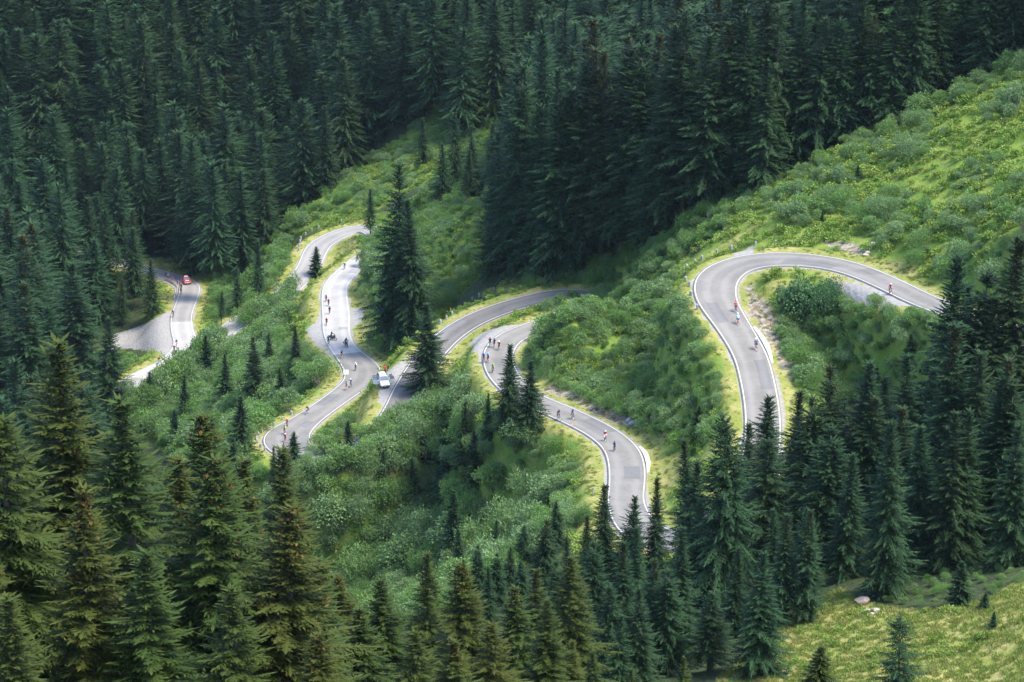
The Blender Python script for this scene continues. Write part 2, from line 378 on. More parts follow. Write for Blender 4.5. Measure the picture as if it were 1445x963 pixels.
OPEN_G = [[(630,140),(708,150),(695,195),(600,258),(520,304),(430,332),(405,318),(495,248),(555,205)],[(555,310),(620,250),(690,200),(705,290),(692,378),(640,372),(600,335)],[(960,385),(1060,285),(1140,240),(1270,165),(1445,75),(1700,0),(1700,420),(1330,400),(1240,352),(1100,356),(1000,372)],[(850,380),(965,330),(1025,610),(870,590),(760,470)],[(1080,420),(1330,440),(1330,540),(1120,560)]]
SHRUBG = [[(540,585),(600,562),(680,562),(735,588),(810,625),(828,660),(810,700),(850,722),(760,790),(600,890),(490,860),(425,720),(400,660)],[(515,480),(505,405),(515,352),(620,330),(680,290),(690,378),(650,415),(600,470)],[(290,470),(415,395),(412,470),(470,525),(410,580),(355,655),(400,720),(280,690),(200,600),(262,522)]]
a_lush = np.maximum(soft(OPEN_G+SHRUBG, infront), (1-smooth(4, 9, gap)))
def srow(i, j): return i*len(GY)+j
ii, jj = np.meshgrid(np.arange(len(GX)-1), np.arange(len(GY)-1), indexing='ij'); b0 = (ii*len(GY)+jj).ravel()
FQ = np.stack([b0, b0+len(GY), b0+len(GY)+1, b0+1], 1)
def ground_mat():
    m = bpy.data.materials.new('hillside_ground'); m.use_nodes = True; nt = m.node_tree; b = nt.nodes['Principled BSDF']
    tc = nt.nodes.new('ShaderNodeTexCoord')
    def noise(s, d=6):
        n = nt.nodes.new('ShaderNodeTexNoise'); n.inputs['Scale'].default_value = s; n.inputs['Detail'].default_value = d
        nt.links.new(tc.outputs['Object'], n.inputs['Vector']); return n.outputs['Fac']
    def mix(f, c0, c1):
        x = nt.nodes.new('ShaderNodeMix'); x.data_type = 'RGBA'
        for k, c in ((6, c0), (7, c1)):
            if isinstance(c, tuple): x.inputs[k].default_value = (*c, 1)
            else: nt.links.new(c, x.inputs[k])
        nt.links.new(f, x.inputs[0]); return x.outputs[2]
    def sharp(f, a, bb):
        x = nt.nodes.new('ShaderNodeMapRange'); x.inputs[1].default_value = a; x.inputs[2].default_value = bb; nt.links.new(f, x.inputs[0]); return x.outputs[0]
    def addn(f, n, k):
        x = nt.nodes.new('ShaderNodeMath'); x.operation = 'MULTIPLY_ADD'; nt.links.new(n, x.inputs[0]); x.inputs[1].default_value = k; nt.links.new(f, x.inputs[2]); return x.outputs[0]
    n1, n2, n3 = noise(.35), noise(1.7), noise(.09)
    def attr(nm):
        a = nt.nodes.new('ShaderNodeAttribute'); a.attribute_name = nm; return a.outputs['Fac']
    floor_c = mix(sharp(n2, .4, .65), (.022, .030, .014), (.034, .052, .018))
    lush_c = mix(sharp(n1, .38, .64), (.070, .125, .020), (.130, .165, .032))
    dry_c = mix(sharp(n1, .42, .6), (.130, .145, .034), (.215, .195, .075))
    dry_c = mix(sharp(n2, .45, .7), dry_c, (.115, .150, .032))
    rock_c = mix(sharp(n2, .42, .6), (.12, .092, .058), (.22, .205, .18))
    grav_c = mix(sharp(n2, .3, .7), (.165, .161, .155), (.215, .21, .20))
    c = mix(attr('lush'), floor_c, lush_c)
    c = mix(sharp(addn(attr('dry'), n2, .5), .5, .85), c, dry_c)
    c = mix(sharp(addn(attr('rocky'), n2, .6), .65, .95), c, rock_c)
    c = mix(sharp(addn(attr('gravel'), n2, .5), .62, .85), c, grav_c)
    nt.links.new(c, b.inputs['Base Color']); b.inputs['Roughness'].default_value = .95; b.inputs['Specular IOR Level'].default_value = .1
    bp = nt.nodes.new('ShaderNodeBump'); bp.inputs['Strength'].default_value = .6; bp.inputs['Distance'].default_value = .35
    nt.links.new(n2, bp.inputs['Height']); nt.links.new(bp.outputs[0], b.inputs['Normal'])
    return m
gme = mesh_np('ground', P3, FQ, {'gravel': ('FLOAT', a_gr), 'rocky': ('FLOAT', a_rk), 'dry': ('FLOAT', a_dry), 'lush': ('FLOAT', a_lush)}, True)
ground = link('ground', gme, ground_mat(), kind='structure')

# ------------------------------------------------------------------ road surface, edge lines, patches
def strip(name, i0, i1, offs, lift, mat, parent=None, skirt=False, kind=None):
    """ribbon along the road line; offs(i) gives the cross positions in metres"""
    rows = []; lane = []
    for i in range(i0, i1+1):
        o = offs(i); r = [RD[i] + NOR[i]*u + np.array([0, 0, lift]) for u in o]; l = [math.exp(-((abs(u)-1.3)/.45)**2) for u in o]
        if skirt:
            r = [r[0]-NOR[i]*.1-np.array([0, 0, .45])] + r + [r[-1]+NOR[i]*.1-np.array([0, 0, .45])]; l = [0]+l+[0]
        rows.append(r); lane.append(l)
    V = np.array(rows); k = V.shape[1]; n = V.shape[0]
    f = [(a*k+c, a*k+c+1, (a+1)*k+c+1, (a+1)*k+c) for a in range(n-1) for c in range(k-1)]
    me = mesh_np(name, V.reshape(-1, 3), f, {'lane': ('FLOAT', np.array(lane))}, not skirt)
    o = link(name, me, mat, parent)
    if kind: o['kind'] = kind
    return o
iA = near_road_px(785, 417); iB = near_road_px(560, 582); iC = near_road_px(493, 499); iD = near_road_px(508, 369); iE = near_road_px(262, 480)
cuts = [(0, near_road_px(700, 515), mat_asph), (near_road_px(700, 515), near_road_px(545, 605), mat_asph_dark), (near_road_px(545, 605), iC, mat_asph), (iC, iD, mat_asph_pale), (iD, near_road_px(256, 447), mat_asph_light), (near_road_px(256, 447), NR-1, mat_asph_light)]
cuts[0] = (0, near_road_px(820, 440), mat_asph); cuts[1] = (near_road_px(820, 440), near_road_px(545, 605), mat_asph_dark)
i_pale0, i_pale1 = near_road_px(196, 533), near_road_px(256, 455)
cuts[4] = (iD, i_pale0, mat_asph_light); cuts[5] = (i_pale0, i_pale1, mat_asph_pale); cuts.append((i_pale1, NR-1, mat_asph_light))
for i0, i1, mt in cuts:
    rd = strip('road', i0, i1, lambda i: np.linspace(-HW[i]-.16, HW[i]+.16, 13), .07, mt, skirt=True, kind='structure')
    for sgn in (-1, 1):
        strip('edge_line', i0, i1, lambda i, s=sgn: sorted([s*(HW[i]-.02), s*(HW[i]-.18)]), .078, mat_line, rd)
mat_patch = roadmat('asphalt_patch', (.14, .14, .15), (.18, .18, .19))
mat_patch2 = roadmat('old_asphalt_patch', (.078, .077, .079), (.118, .116, .116))
def patch(px, py, ln, u0, u1, mat):
    i = near_road_px(px, py); strip('asphalt_patch', i-ln, i+ln, lambda k: [u0, (u0+u1)/2, u1], .074, mat, kind='structure')
for px_, py_, ln_, a_, b_ in ((1066,528,4,-1.9,-.3),(1022,440,3,.2,1.9),(1150,369,5,-2.0,-.2),(884,668,3,-.4,1.8),(835,603,4,.1,2.0),(745,424,5,-1.6,.1),(640,469,4,.2,2.0),(470,566,4,-1.9,-.2),(425,598,2,.1,1.8),(1220,387,2,.3,2.1)):
    patch(px_, py_, ln_, a_, b_, mat_patch2)
patch(497, 388, 2, .2, 2.2, mat_patch); patch(274, 428, 2, -2.4, -1.3, mat_patch); patch(488, 463, 1, .5, 2.2, mat_asph_light)

# ------------------------------------------------------------------ spruces
def kites(B, D, S, Lw, W, mid=.42):
    """leaf shaped quads: base B, direction D, side S, length Lw, width W"""
    Lw = Lw[:, None]; W = W[:, None]
    m = B + D*Lw*mid
    return np.stack([B, m + S*W*.5, B + D*Lw, m - S*W*.5], 1)
def unit(a): return a/np.maximum(np.linalg.norm(a, axis=-1, keepdims=True), 1e-6)
def quadmesh(name, K, rnd):
    n = len(K); return mesh_np(name, K.reshape(-1, 3), np.arange(n*4).reshape(n, 4), {'rnd': ('FLOAT', np.repeat(rnd, 4))})
HS = 26.0
def spruce_meshes(tag_, seed, step, R=4.0, u0=.06, shape=.8, sub=1, full=1.0, wide=1.0, cones=0, bent=0, thin=0.0, droop=1.0):
    g = np.random.default_rng(seed); H = HS
    B, D, S, Lw, W, RN = [], [], [], [], [], []; CB = []
    zc = u0*H; gaps = g.uniform(.3, .95, 2)
    lob = g.uniform(.72, 1.15, (12,))         # uneven outline round the crown
    ph = g.uniform(0, 6.28)
    while zc < H*.992:
        u = zc/H
        n = int(round((6.5 if u < .75 else 5) * full))
        if thin and g.random() < thin: zc += .5; continue
        for k in range(max(n, 3)):
            az = 2*math.pi*(k+g.uniform(-.35, .35))/n + zc*2.4
            L = R*((1-u)**shape)*(.55+.45*min(1, (u-u0+.05)/.16))*g.uniform(.68, 1.12)*lob[int((az % 6.283)/6.2832*12) % 12]
            L = max(L, .22); L *= 1 + .18*math.sin(ph + zc*1.3 + az*2)
            e0 = -.22 + 1.0*u**1.6 + g.normal(0, .09); sag = (.42*(1-u)+.08)*droop; upt = .30*(1-u)
            out = np.array([math.cos(az), math.sin(az), 0]); sd_ = np.array([-out[1], out[0], 0])
            rn = g.random()
            ss = np.arange(.10 if L > 1 else 0.0, 1.0, step/max(L, .3)); ss = np.clip(ss + g.uniform(-.3, .3, len(ss))*step/L, 0, .99)
            m = len(ss)
            if m == 0: continue
            pos = out[None]*(L*ss)[:, None]; pos[:, 2] = zc + g.uniform(-.15, .15) + L*(e0*ss - sag*ss**2 + upt*ss**3)
            slope = e0 - 2*sag*ss + 3*upt*ss**2
            ax = unit(out[None] + np.array([0, 0, 1.0])[None]*slope[:, None])
            for sg in (-1, 1):
                lt = np.clip(.40*L*(1-ss)**.75 + .20, .2, 1.35)*g.uniform(.65, 1.2, m)
                d = unit(ax*g.uniform(.55, .95, m)[:, None] + sd_[None]*sg*g.uniform(.5, .95, m)[:, None] + np.array([0, 0, -1.0])[None]*g.uniform(.08, .42, m)[:, None]*droop)
                s_ = unit(np.cross(d, np.array([0, 0, 1.0])[None]) + g.normal(0, .38, (m, 3)))
                if sub == 1:
                    B.append(pos); D.append(d); S.append(s_); Lw.append(lt); W.append((.20*lt+.10)*wide*g.uniform(.8, 1.25, m)); RN.append(np.clip(rn*.6+g.random(m)*.4, 0, 1))
                else:                              # a spray of needled side shoots along the twig
                    for f in range(sub):
                        fr = f/sub; d2 = unit(d + unit(np.cross(d, [0, 0, 1.0]))*((-1)**f)*.62*(f > 0) + g.normal(0, .16, (m, 3)) + np.array([0, 0, -.18*f/sub*droop]))
                        s2 = unit(np.cross(d2, np.array([0, 0, 1.0])[None]) + g.normal(0, .4, (m, 3)))
                        l2 = lt*(.62 if f == 0 else .62*(1-.45*fr)); B.append(pos + d*(lt*fr*.85)[:, None]); D.append(d2); S.append(s2); Lw.append(l2)
                        W.append((.13*l2+.055)*wide*g.uniform(.8, 1.3, m)); RN.append(np.clip(rn*.5+g.random(m)*.5, 0, 1))
            # hanging side twigs and the limb's own spine
            lt = g.uniform(.25, .62, m)*(1.25-u*.8)*droop
            d = unit(ax*.35 + sd_[None]*g.normal(0, .35, m)[:, None] + np.array([0, 0, -1.0])[None]*.8); s_ = unit(np.cross(d, sd_[None]*g.normal(0, .5, m)[:, None] + out[None]))
            B.append(pos); D.append(d); S.append(s_); Lw.append(lt); W.append((.26 if sub == 1 else .15)*wide*g.uniform(.7, 1.2, m)); RN.append(np.clip(rn*.6+g.random(m)*.4, 0, 1))
            s_ = unit(sd_[None] + g.normal(0, .25, (m, 3)))
            B.append(pos); D.append(ax); S.append(s_); Lw.append(np.full(m, step*2.2+.12)); W.append(np.full(m, (.24 if sub == 1 else .17)*wide)); RN.append(np.clip(rn*.6+g.random(m)*.4, 0, 1))
            if cones and u > 1-cones and g.random() < .85:
                q = g.integers(1, 5)
                for _ in range(q): CB.append(pos[min(m-1, int(m*g.uniform(.35, 1)))] + g.normal(0, .12, 3))
        zc += g.uniform(.34, .62)*(1-.45*u)/(.6+.4*full)
    # leader
    m = 14; zz = np.linspace(H*.955, H, m); az = g.uniform(0, 6.28, m)
    d = unit(np.stack([np.cos(az)*.7, np.sin(az)*.7, np.full(m, .8)], 1)); s_ = unit(np.cross(d, [0, 0, 1.0]))
    B.append(np.stack([0*zz, 0*zz, zz], 1)); D.append(d); S.append(s_); Lw.append(np.full(m, .32)); W.append(np.full(m, .13)); RN.append(g.random(m))
    B = np.concatenate(B); D = np.concatenate(D); S = np.concatenate(S); Lw = np.concatenate(Lw); W = np.concatenate(W); RN = np.concatenate(RN)
    K = kites(B, D, S, Lw, W)
    if bent:
        t = np.clip((K[..., 2]/H-.8)/.2, 0, 1)**2; K[..., 0] += bent*t; K[..., 1] += .4*bent*t
    crown = quadmesh('crown_'+tag_, K, RN)
    tr = MB(); zs = np.linspace(-1.6, H*.985, 12); rr = [.30*(1-(max(q, 0)/H))**.9+.02 for q in zs]; rr[0] = rr[1] = .36
    xs = g.normal(0, .03, 12)
    tr.tube([(xs[i] + (bent*np.clip((zs[i]/H-.8)/.2, 0, 1)**2 if bent else 0), xs[-i]*.8, zs[i]) for i in range(12)], rr, 8)
    for _ in range(10 if thin == 0 else 22):      # bare stubs
        q = g.uniform(.04, .5)*H; a = g.uniform(0, 6.28); l = g.uniform(.5, 1.5)
        tr.tube([(0, 0, q), (math.cos(a)*l, math.sin(a)*l, q-.15)], [.035, .012], 4)
    trunk = tr.mesh('trunk_'+tag_, True)
    cm = None
    if CB:
        CB = np.array(CB); m = len(CB); d = unit(np.stack([g.normal(0, .3, m), g.normal(0, .3, m), -np.ones(m)], 1)); a = g.uniform(0, 6.28, m)
        s_ = np.stack([np.cos(a), np.sin(a), 0*a], 1)
        K1 = kites(CB, d, s_, g.uniform(.18, .34, m), g.uniform(.11, .18, m)); s2 = np.stack([-np.sin(a), np.cos(a), 0*a], 1)
        K2 = kites(CB, d, s2, g.uniform(.18, .34, m), g.uniform(.11, .18, m))
        cm = quadmesh('cones_'+tag_, np.concatenate([K1, K2]), np.tile(g.random(m), 2))
    crown.materials.append(mat_spruce); trunk.materials.append(mat_bark)
    if cm: cm.materials.append(mat_cones)
    return crown, trunk, cm
NEARV = [spruce_meshes('n%d' % k, 100+k, .21, R=[5.2, 5.8, 4.7, 5.4, 5.0, 5.6][k], shape=[.9, .82, .95, .88, 1.0, .8][k], u0=[.05, .1, .2, .06, .28, .12][k], sub=4, cones=[0, .38, 0, .5, .3, 0][k], droop=[1, 1.15, .9, 1.1, 1, 1.3][k], thin=[0, .04, .06, 0, .08, .05][k]) for k in range(6)]
MIDV = [spruce_meshes('m%d' % k, 200+k, .28, R=[5.2, 5.8, 4.5, 5.4, 4.9, 6.0, 4.4, 5.3][k], shape=[.9, .8, 1.0, .88, .95, .78, 1.05, .85][k], u0=[.05, .08, .14, .04, .1, .16, .06, .22][k], sub=3, cones=[0, 0, .25, 0, .33, 0, 0, .3][k], wide=1.25, droop=[1, 1.1, .9, 1.0, .95, 1.15, .85, .95][k], thin=[0, .05, 0, .04, 0, .1, 0, .03][k]) for k in range(8)]
FARV = [spruce_meshes('f%d' % k, 300+k, .46, R=[5.2, 5.8, 4.5, 5.5, 4.9, 6.0, 4.3, 5.2][k], shape=[.88, .78, 1.0, .85, .95, .78, 1.0, .86][k], u0=[.05, .1, .2, .06, .3, .12, .06, .18][k], wide=1.45, droop=[1, 1.2, .9, 1.1, 1.3, 1, .85, 1.1][k], thin=[0, .04, 0, .08, 0, .05, 0, .03][k], cones=[0, 0, 0, .2, 0, 0, 0, 0][k], sub=2) for k in range(8)]
SMALLV = [spruce_meshes('s%d' % k, 400+k, .62, R=[8.6, 9.8, 7.8][k], u0=.01, shape=[.95, .9, 1.0][k], wide=2.2, full=.8, droop=.75) for k in range(3)]
OPENV = spruce_meshes('o0', 501, .26, R=5.4, u0=.05, shape=.62, sub=3, wide=1.1, full=.7, thin=.3, droop=1.5)
BENTV = spruce_meshes('b0', 502, .26, R=6.2, u0=.03, shape=.66, sub=3, wide=1.2, bent=.9, thin=.08, droop=1.45)

TREES = []      # (x, y, z, height, xy factor, variant, material or None, label, group, hand placed)
def add_tree(P, H, var, fat=1.0, mat=None, label=None, group=None, hand=True):
    TREES.append(dict(p=Vector(P), H=H, var=var, fat=fat, mat=mat, label=label, group=group, hand=hand, a=random.uniform(0, 6.28)))
def base_tree(x, yt, yb, var, **k):
    P = hit(x, yb); d = math.sqrt(P.x**2+P.y**2+(P.z-CAMZ)**2); H = (yb-yt)*d/FPX/math.cos(PITCH)
    add_tree(P, H, var, **k)
def top_tree(x, yt, Ht, d0, d1, var, **k):
    r = ray(x, yt); r = r/np.linalg.norm(r); ds = np.arange(d0, d1, 1.0); P = r[None]*ds[:, None]; g = hgt(P[:, 0], P[:, 1]); h = P[:, 2]+CAMZ-g
    i = int(np.argmin(np.abs(h-Ht))); add_tree((P[i, 0], P[i, 1], g[i]), max(4, h[i]), var, **k)
GFG = 'olive spruces of the foreground stand'; LFG = 'olive green spruce in the dense foreground stand below the left roads'
for k, (x, yt, Ht, d0, d1, br) in enumerate([(75,492,33,158,190,0),(182,548,32,152,180,0),(-8,575,32,150,172,0),(316,583,30,170,205,0),(301,645,29,152,172,1),(110,700,27,140,156,1),(389,632,30,180,212,0),(246,650,29,165,186,0),(386,725,28,152,176,0),(100,632,28,160,178,0),(150,600,26,178,200,0),(440,786,26,165,192,0),(478,812,24,180,205,1),(452,900,24,145,166,0),(-14,720,28,138,152,0),(205,780,25,140,156,0),(20,840,22,132,146,0),(335,830,25,140,158,0),(270,720,26,158,176,0),(350,660,25,190,215,0),(422,850,24,158,176,0)]):
    v = NEARV[(1, 3)[k % 2]] if br else NEARV[(0, 2, 5, 1, 4)[k % 5]]
    top_tree(x, yt, Ht, d0, d1, v, fat=random.uniform(1.4, 1.75), mat=mat_spruce_y, label=LFG, group=GFG)
TREES[0]['label'] = 'tallest olive spruce with layered drooping limbs above the foreground stand'; TREES[0]['group'] = None
TREES[4]['label'] = 'foreground spruce with rusty orange cones over its whole broad crown'; TREES[4]['group'] = None
TREES[5]['label'] = 'foreground spruce with rusty orange narrow tip before the tallest spruce'; TREES[5]['group'] = None
TREES[8]['label'] = 'foreground spruce with bare grey trunk showing through its thin limbs'; TREES[8]['group'] = None
GBC = 'spruces along the lower edge'; LBC = 'spruce tip in the row along the lower edge before the shrub slope'
for k, (x, yt, Ht, d0, d1) in enumerate([(547,815,24,190,222),(602,782,25,200,232),(660,796,25,196,226),(593,886,22,165,190),(731,830,23,200,228),(752,807,23,222,250),(775,850,22,195,222),(840,916,18,200,226),(512,862,22,175,202),(697,880,22,172,196),(640,905,20,160,184),(965,924,10,250,270),(800,905,18,205,230),(890,945,12,230,252)]):
    top_tree(x, yt, Ht, d0, d1, NEARV[(0, 2, 1, 5, 3, 4)[k % 6]], fat=random.uniform(1.4, 1.75), mat=mat_spruce_y, label=LBC, group=GBC)
GGU = 'spruces in the gully below the middle hairpins'; LGU = 'dark spruce in the stand filling the gully before the road bends'
for k, (x, yt, Ht, d0, d1) in enumerate([(982,616,20,345,390),(977,648,18,335,380),(1074,652,17,345,375),(1099,717,18,325,355),(1134,717,19,318,345),(963,744,24,305,345),(927,786,20,300,340),(860,819,20,285,325),(881,765,22,305,345),(898,748,20,315,350),(856,683,16,350,385),(890,700,15,345,380),(839,765,18,320,360),(806,757,18,330,370),(768,730,19,350,395),(785,706,17,370,410),(927,677,16,345,382),(777,853,20,270,305),(827,727,18,345,380),(905,830,19,285,315),(945,800,20,295,330),(1040,770,20,310,340),(820,820,20,290,325),(740,740,17,375,412),(700,735,14,395,430),(650,745,13,400,435),(1020,700,20,330,360),(870,870,18,270,300),(790,790,20,315,350),(1160,650,20,340,370),(985,700,20,330,360)]):
    top_tree(x, yt, Ht, d0, d1, MIDV[(2, 0, 4, 3, 1, 6, 7, 5)[k % 8]], fat=random.uniform(1.2, 1.5), label=LGU, group=GGU)
for x, yt, yb in [(676,768,850),(700,778,858),(718,772,845),(655,790,862),(690,800,880),(735,790,860)]:
    base_tree(x, yt, yb, MIDV[(x//3) % 8], fat=1.4, label=LGU, group=GGU)
base_tree(1021, 589, 862, BENTV, fat=1.15, label='tall drooping spruce with bent bare tip below the lower bend')
base_tree(1067, 778, 952, MIDV[3], fat=1.5, label='full conical spruce standing alone at the meadow edge')
base_tree(1000, 832, 948, MIDV[5], fat=1.7, label='low broad spruce beside the conical one at the meadow edge')
base_tree(1134, 717, 880, MIDV[4], fat=1.4, label='spruce with brown cone top above the grassy track')
base_tree(1100, 722, 885, MIDV[2], fat=1.4, label='spruce with brown pointed top beside the grassy track')
GRC = 'dark spruces of the stand inside the big hairpin'; LRC = 'tall dark spruce in the stand between the meadow and the big hairpin'
for k, (x, yt, Ht, d0, d1) in enumerate([(1082,557,18,350,385),(1061,596,16,355,385),(1120,552,20,350,385),(1145,560,22,345,380),(1184,520,24,345,385),(1214,507,25,345,385),(1249,530,24,350,385),(1289,500,25,345,385),(1346,462,28,335,375),(1384,385,32,345,385),(1429,505,28,325,350),(1414,530,28,325,345),(1307,600,24,325,350),(1389,495,28,335,360),(1437,330,34,345,385),(1170,600,22,335,360),(1275,580,26,330,355),(1200,640,24,325,345),(1370,580,26,322,345),(1440,600,26,312,335),(1480,480,30,330,360),(1480,380,34,350,380),(1230,560,26,345,370),(1320,520,28,345,370),(1372,400,32,350,380),(1405,420,30,345,375)]):
    top_tree(x, yt, Ht, d0, d1, MIDV[(0, 3, 2, 1, 7, 6)[k % 6]], fat=random.uniform(1.3, 1.6), label=LRC, group=GRC)
top_tree(1342, 352, 34, 345, 385, MIDV[0], fat=1.3, label='tallest ragged spruce hiding the end of the upper road arm')
base_tree(1252, 590, 842, MIDV[0], fat=1.15, label='large full spruce behind the pink boulder')
base_tree(1336, 585, 806, MIDV[3], fat=1.35, label='broad spruce at the top edge of the meadow beside the boulder spruce')
base_tree(1414, 540, 785, MIDV[1], fat=1.3, label='dark spruce at the top corner of the meadow')
base_tree(1354, 793, 852, SMALLV[0], fat=1.35, label='young bushy spruce on the meadow under the dark stand')
base_tree(1389, 838, 860, SMALLV[1], fat=1.35, label='small spruce seedling on the meadow slope')
base_tree(1401, 866, 888, SMALLV[2], fat=1.35, label='smallest spruce seedling among meadow herbs')
base_tree(1155, 908, 985, SMALLV[0], fat=1.5, mat=mat_spruce_y, label='young spruce with pale tip at the lower edge of the meadow')
top_tree(1278, 868, 15, 225, 245, OPENV, fat=1.5, label='thin open spruce with bare trunk in front of the meadow')
# spruces behind the crest of the right hill
GCR = 'tall spruces along the crest of the right hill'; LCR = 'tall dark spruce standing along the crest behind the shrub hillside'
for k, (x, yt, Ht, d0, d1) in enumerate([(1100,5,32,480,510),(926,96,30,492,525),(1000,43,32,485,520),(943,33,32,520,560),(880,133,28,500,535),(883,30,32,545,585),(823,77,32,520,560),(1033,35,32,500,535),(1195,5,32,482,520),(1265,-10,32,485,520),(1160,20,32,500,530),(1215,-20,34,500,540),(853,70,32,530,570),(800,95,32,530,570),(1060,10,32,510,545),(1330,-60,32,485,515),(1300,-40,32,495,530),(1400,-90,32,485,515),(970,10,34,520,560),(1130,-10,34,505,540),(1235,20,28,480,500),(905,60,30,530,570),(1370,-60,32,500,530),(1440,-110,34,490,520)]):
    top_tree(x, yt, Ht, d0, d1, MIDV[(1, 3, 5, 0, 7, 1, 5, 2)[k % 8]], fat=random.uniform(1.0, 1.3), label=LCR, group=GCR)
TREES[-24]['label'] = 'tallest layered spruce with visible pale trunk on the right crest'; TREES[-24]['group'] = None; TREES[-24]['var'] = OPENV; TREES[-24]['fat'] = 1.15
GMD = 'tall spruces above the middle road'; LMD = 'tall full spruce in the clump above the dark middle road'
for x, yt, yb, v in [(729,96,392,1),(792,112,386,3),(766,63,372,0),(825,80,372,7),(760,150,388,5),(700,190,385,3)]:
    base_tree(x, yt, yb, MIDV[v], fat=1.05, label=LMD, group=GMD)
TREES[-6]['label'] = 'largest spruce with bare trunk foot above the dark middle road'; TREES[-6]['group'] = None
base_tree(563, 240, 478, MIDV[3], fat=1.2, label='taller of the two big dark spruces between the middle roads')
base_tree(588, 282, 470, MIDV[0], fat=1.15, label='shorter of the two big dark spruces between the middle roads')
base_tree(548, 360, 490, MIDV[7], fat=1.0, label='dark spruce leaning into the shrubs beside the two big spruces')
base_tree(604, 430, 556, MIDV[3], fat=1.7, label='spruce standing in front of the dark road beside the parked car')
base_tree(718, 490, 612, MIDV[0], fat=1.45, label='left spruce of the pair in front of the inner road bend')
base_tree(746, 515, 622, MIDV[3], fat=1.6, label='right spruce of the pair in front of the inner road bend')
base_tree(523, 269, 335, FARV[2], fat=1.5, label='dark spruce at the end of the upper road loop')
base_tree(446, 349, 390, SMALLV[0], fat=1.2, label='small twin topped spruce between the two arms of the upper loop')
base_tree(415, 611, 655, SMALLV[1], fat=1.1, label='small blue green spruce before the lower hairpin')
base_tree(386, 633, 700, MIDV[2], fat=1.2, label='spruce tip below the outer edge of the lower hairpin')
base_tree(419, 462, 530, MIDV[4], fat=1.5, label='spruce on the grassy bank beside the bleached road')
base_tree(361, 478, 575, MIDV[7], fat=1.3, label='broad spruce in the shrubs above the lower hairpin')
base_tree(157, 452, 590, MIDV[3], fat=1.45, label='dark ragged spruce in front of the gravel lay-by')
base_tree(212, 525, 578, FARV[2], fat=1.8, label='small pointed spruce below the far road')
base_tree(216, 367, 446, FARV[0], fat=1.3, label='spruce beside the guardrail of the far road')
base_tree(172, 397, 458, FARV[3], fat=1.3, label='low spruce above the gravel lay-by')
for x, yt, yb in [(366,343,440),(335,379,445),(312,412,462),(130,345,450),(100,320,455),(150,300,430),(190,300,420),(60,330,462)]:
    base_tree(x, yt, yb, FARV[(x//7) % 8], fat=1.15, label='dark spruce in the wood beside the far road', group='spruces beside the far road')
for x, yt, yb in [(597,170,238),(645,165,268),(668,180,280),(660,215,292),(690,175,275),(625,205,285)]:
    base_tree(x, yt, yb, FARV[(x//3) % 8], fat=1.35, label='spruce on the bright grassy spur above the upper loop', group='spruces on the grassy spur')
for x, yt, yb, f in [(631,598,692,1.4),(597,604,655,1.3),(656,568,660,1.2),(690,560,625,1.2),(493,593,640,1.4),(585,650,720,1.2),(540,640,690,1.3),(670,610,690,1.1),(640,690,790,1.2)]:
    base_tree(x, yt, yb, SMALLV[x % 3], fat=f*.62, label='spruce rising out of the shrub slope below the middle roads', group='spruces in the middle shrub slope')
for x, yt, yb in [(295,475,540),(320,500,580),(340,560,640),(260,530,600),(400,520,570),(300,590,660),(250,580,640),(330,620,680),(380,470,520),(270,490,530)]:
    base_tree(x, yt, yb, SMALLV[x % 3], fat=.85, label='spruce among shrubs between the far road and the lower hairpin', group='spruces in the left shrub slope')
for x, yt, yb in [(1175,165,205),(1010,250,285),(1000,265,292),(1130,225,245),(1200,175,195),(1285,185,205),(1160,300,318),(1210,235,255),(1265,225,240),(990,285,305),(985,575,615),(1285,478,520),(1235,520,560)]:
    base_tree(x, yt, yb, SMALLV[x % 3], fat=1.1, label='young spruce among the shrubs of the right hill', group='young spruces on the right hill')
OPEN = [[(958,388),(975,352),(1010,332),(1080,298),(1130,325),(1240,342),(1330,392),(1330,437),(1210,424),(1165,402),(1130,392),(1092,405),(1092,440),(1085,470),(1108,510),(1122,560),(1108,600),(1045,640),(1028,600),(1026,540),(998,450),(975,410)],
 [(664,492),(680,468),(745,455),(752,462),(735,492),(728,520),(775,556),(830,570),(900,606),(920,632),(965,640),(965,690),(918,697),(890,716),(850,720),(815,700),(830,660),(808,620),(770,600),(730,580),(690,562),(668,525)],
 [(792,404),(740,406),(690,380),(660,405),(640,440),(600,475),(565,510),(530,528),(500,600),(520,622),(548,578),(602,560),(625,490),(650,478),(690,466),(745,446),(792,427)],
 [(432,440),(415,470),(470,512),(488,535),(420,578),(360,612),(358,640),(405,648),(442,624),(460,602),(505,572),(540,525),(552,510),(525,500),(512,478),(540,455),(530,432),(498,405),(512,370),(500,352),(465,372),(448,400)],
 [(520,306),(480,308),(430,332),(412,358),(412,392),(440,390),(462,378),(490,345),(520,332)],
 [(122,472),(200,448),(238,425),(245,408),(228,392),(232,378),(275,378),(292,398),(288,440),(290,490),(262,515),(215,545),(192,545),(190,520),(235,507),(228,495),(180,498),(122,496)], MEADOW,
 [(318,472),(338,455),(344,460),(322,478)]]
def blocks(P, h, wd):
    """True when the plant would stand in front of road, verge or meadow that the photograph shows"""
    q = np.array([[P.x, P.y, P.z+.1], [P.x, P.y, P.z+h], [P.x-wd, P.y, P.z+h*.6], [P.x+wd, P.y, P.z+h*.6]]); return inany(project(q)[:, :2], OPEN).any()
CREST = np.array([(700,392),(850,366),(930,328),(1000,300),(1060,276),(1140,236),(1180,206),(1270,166),(1330,130),(1445,76),(1600,0)], float)
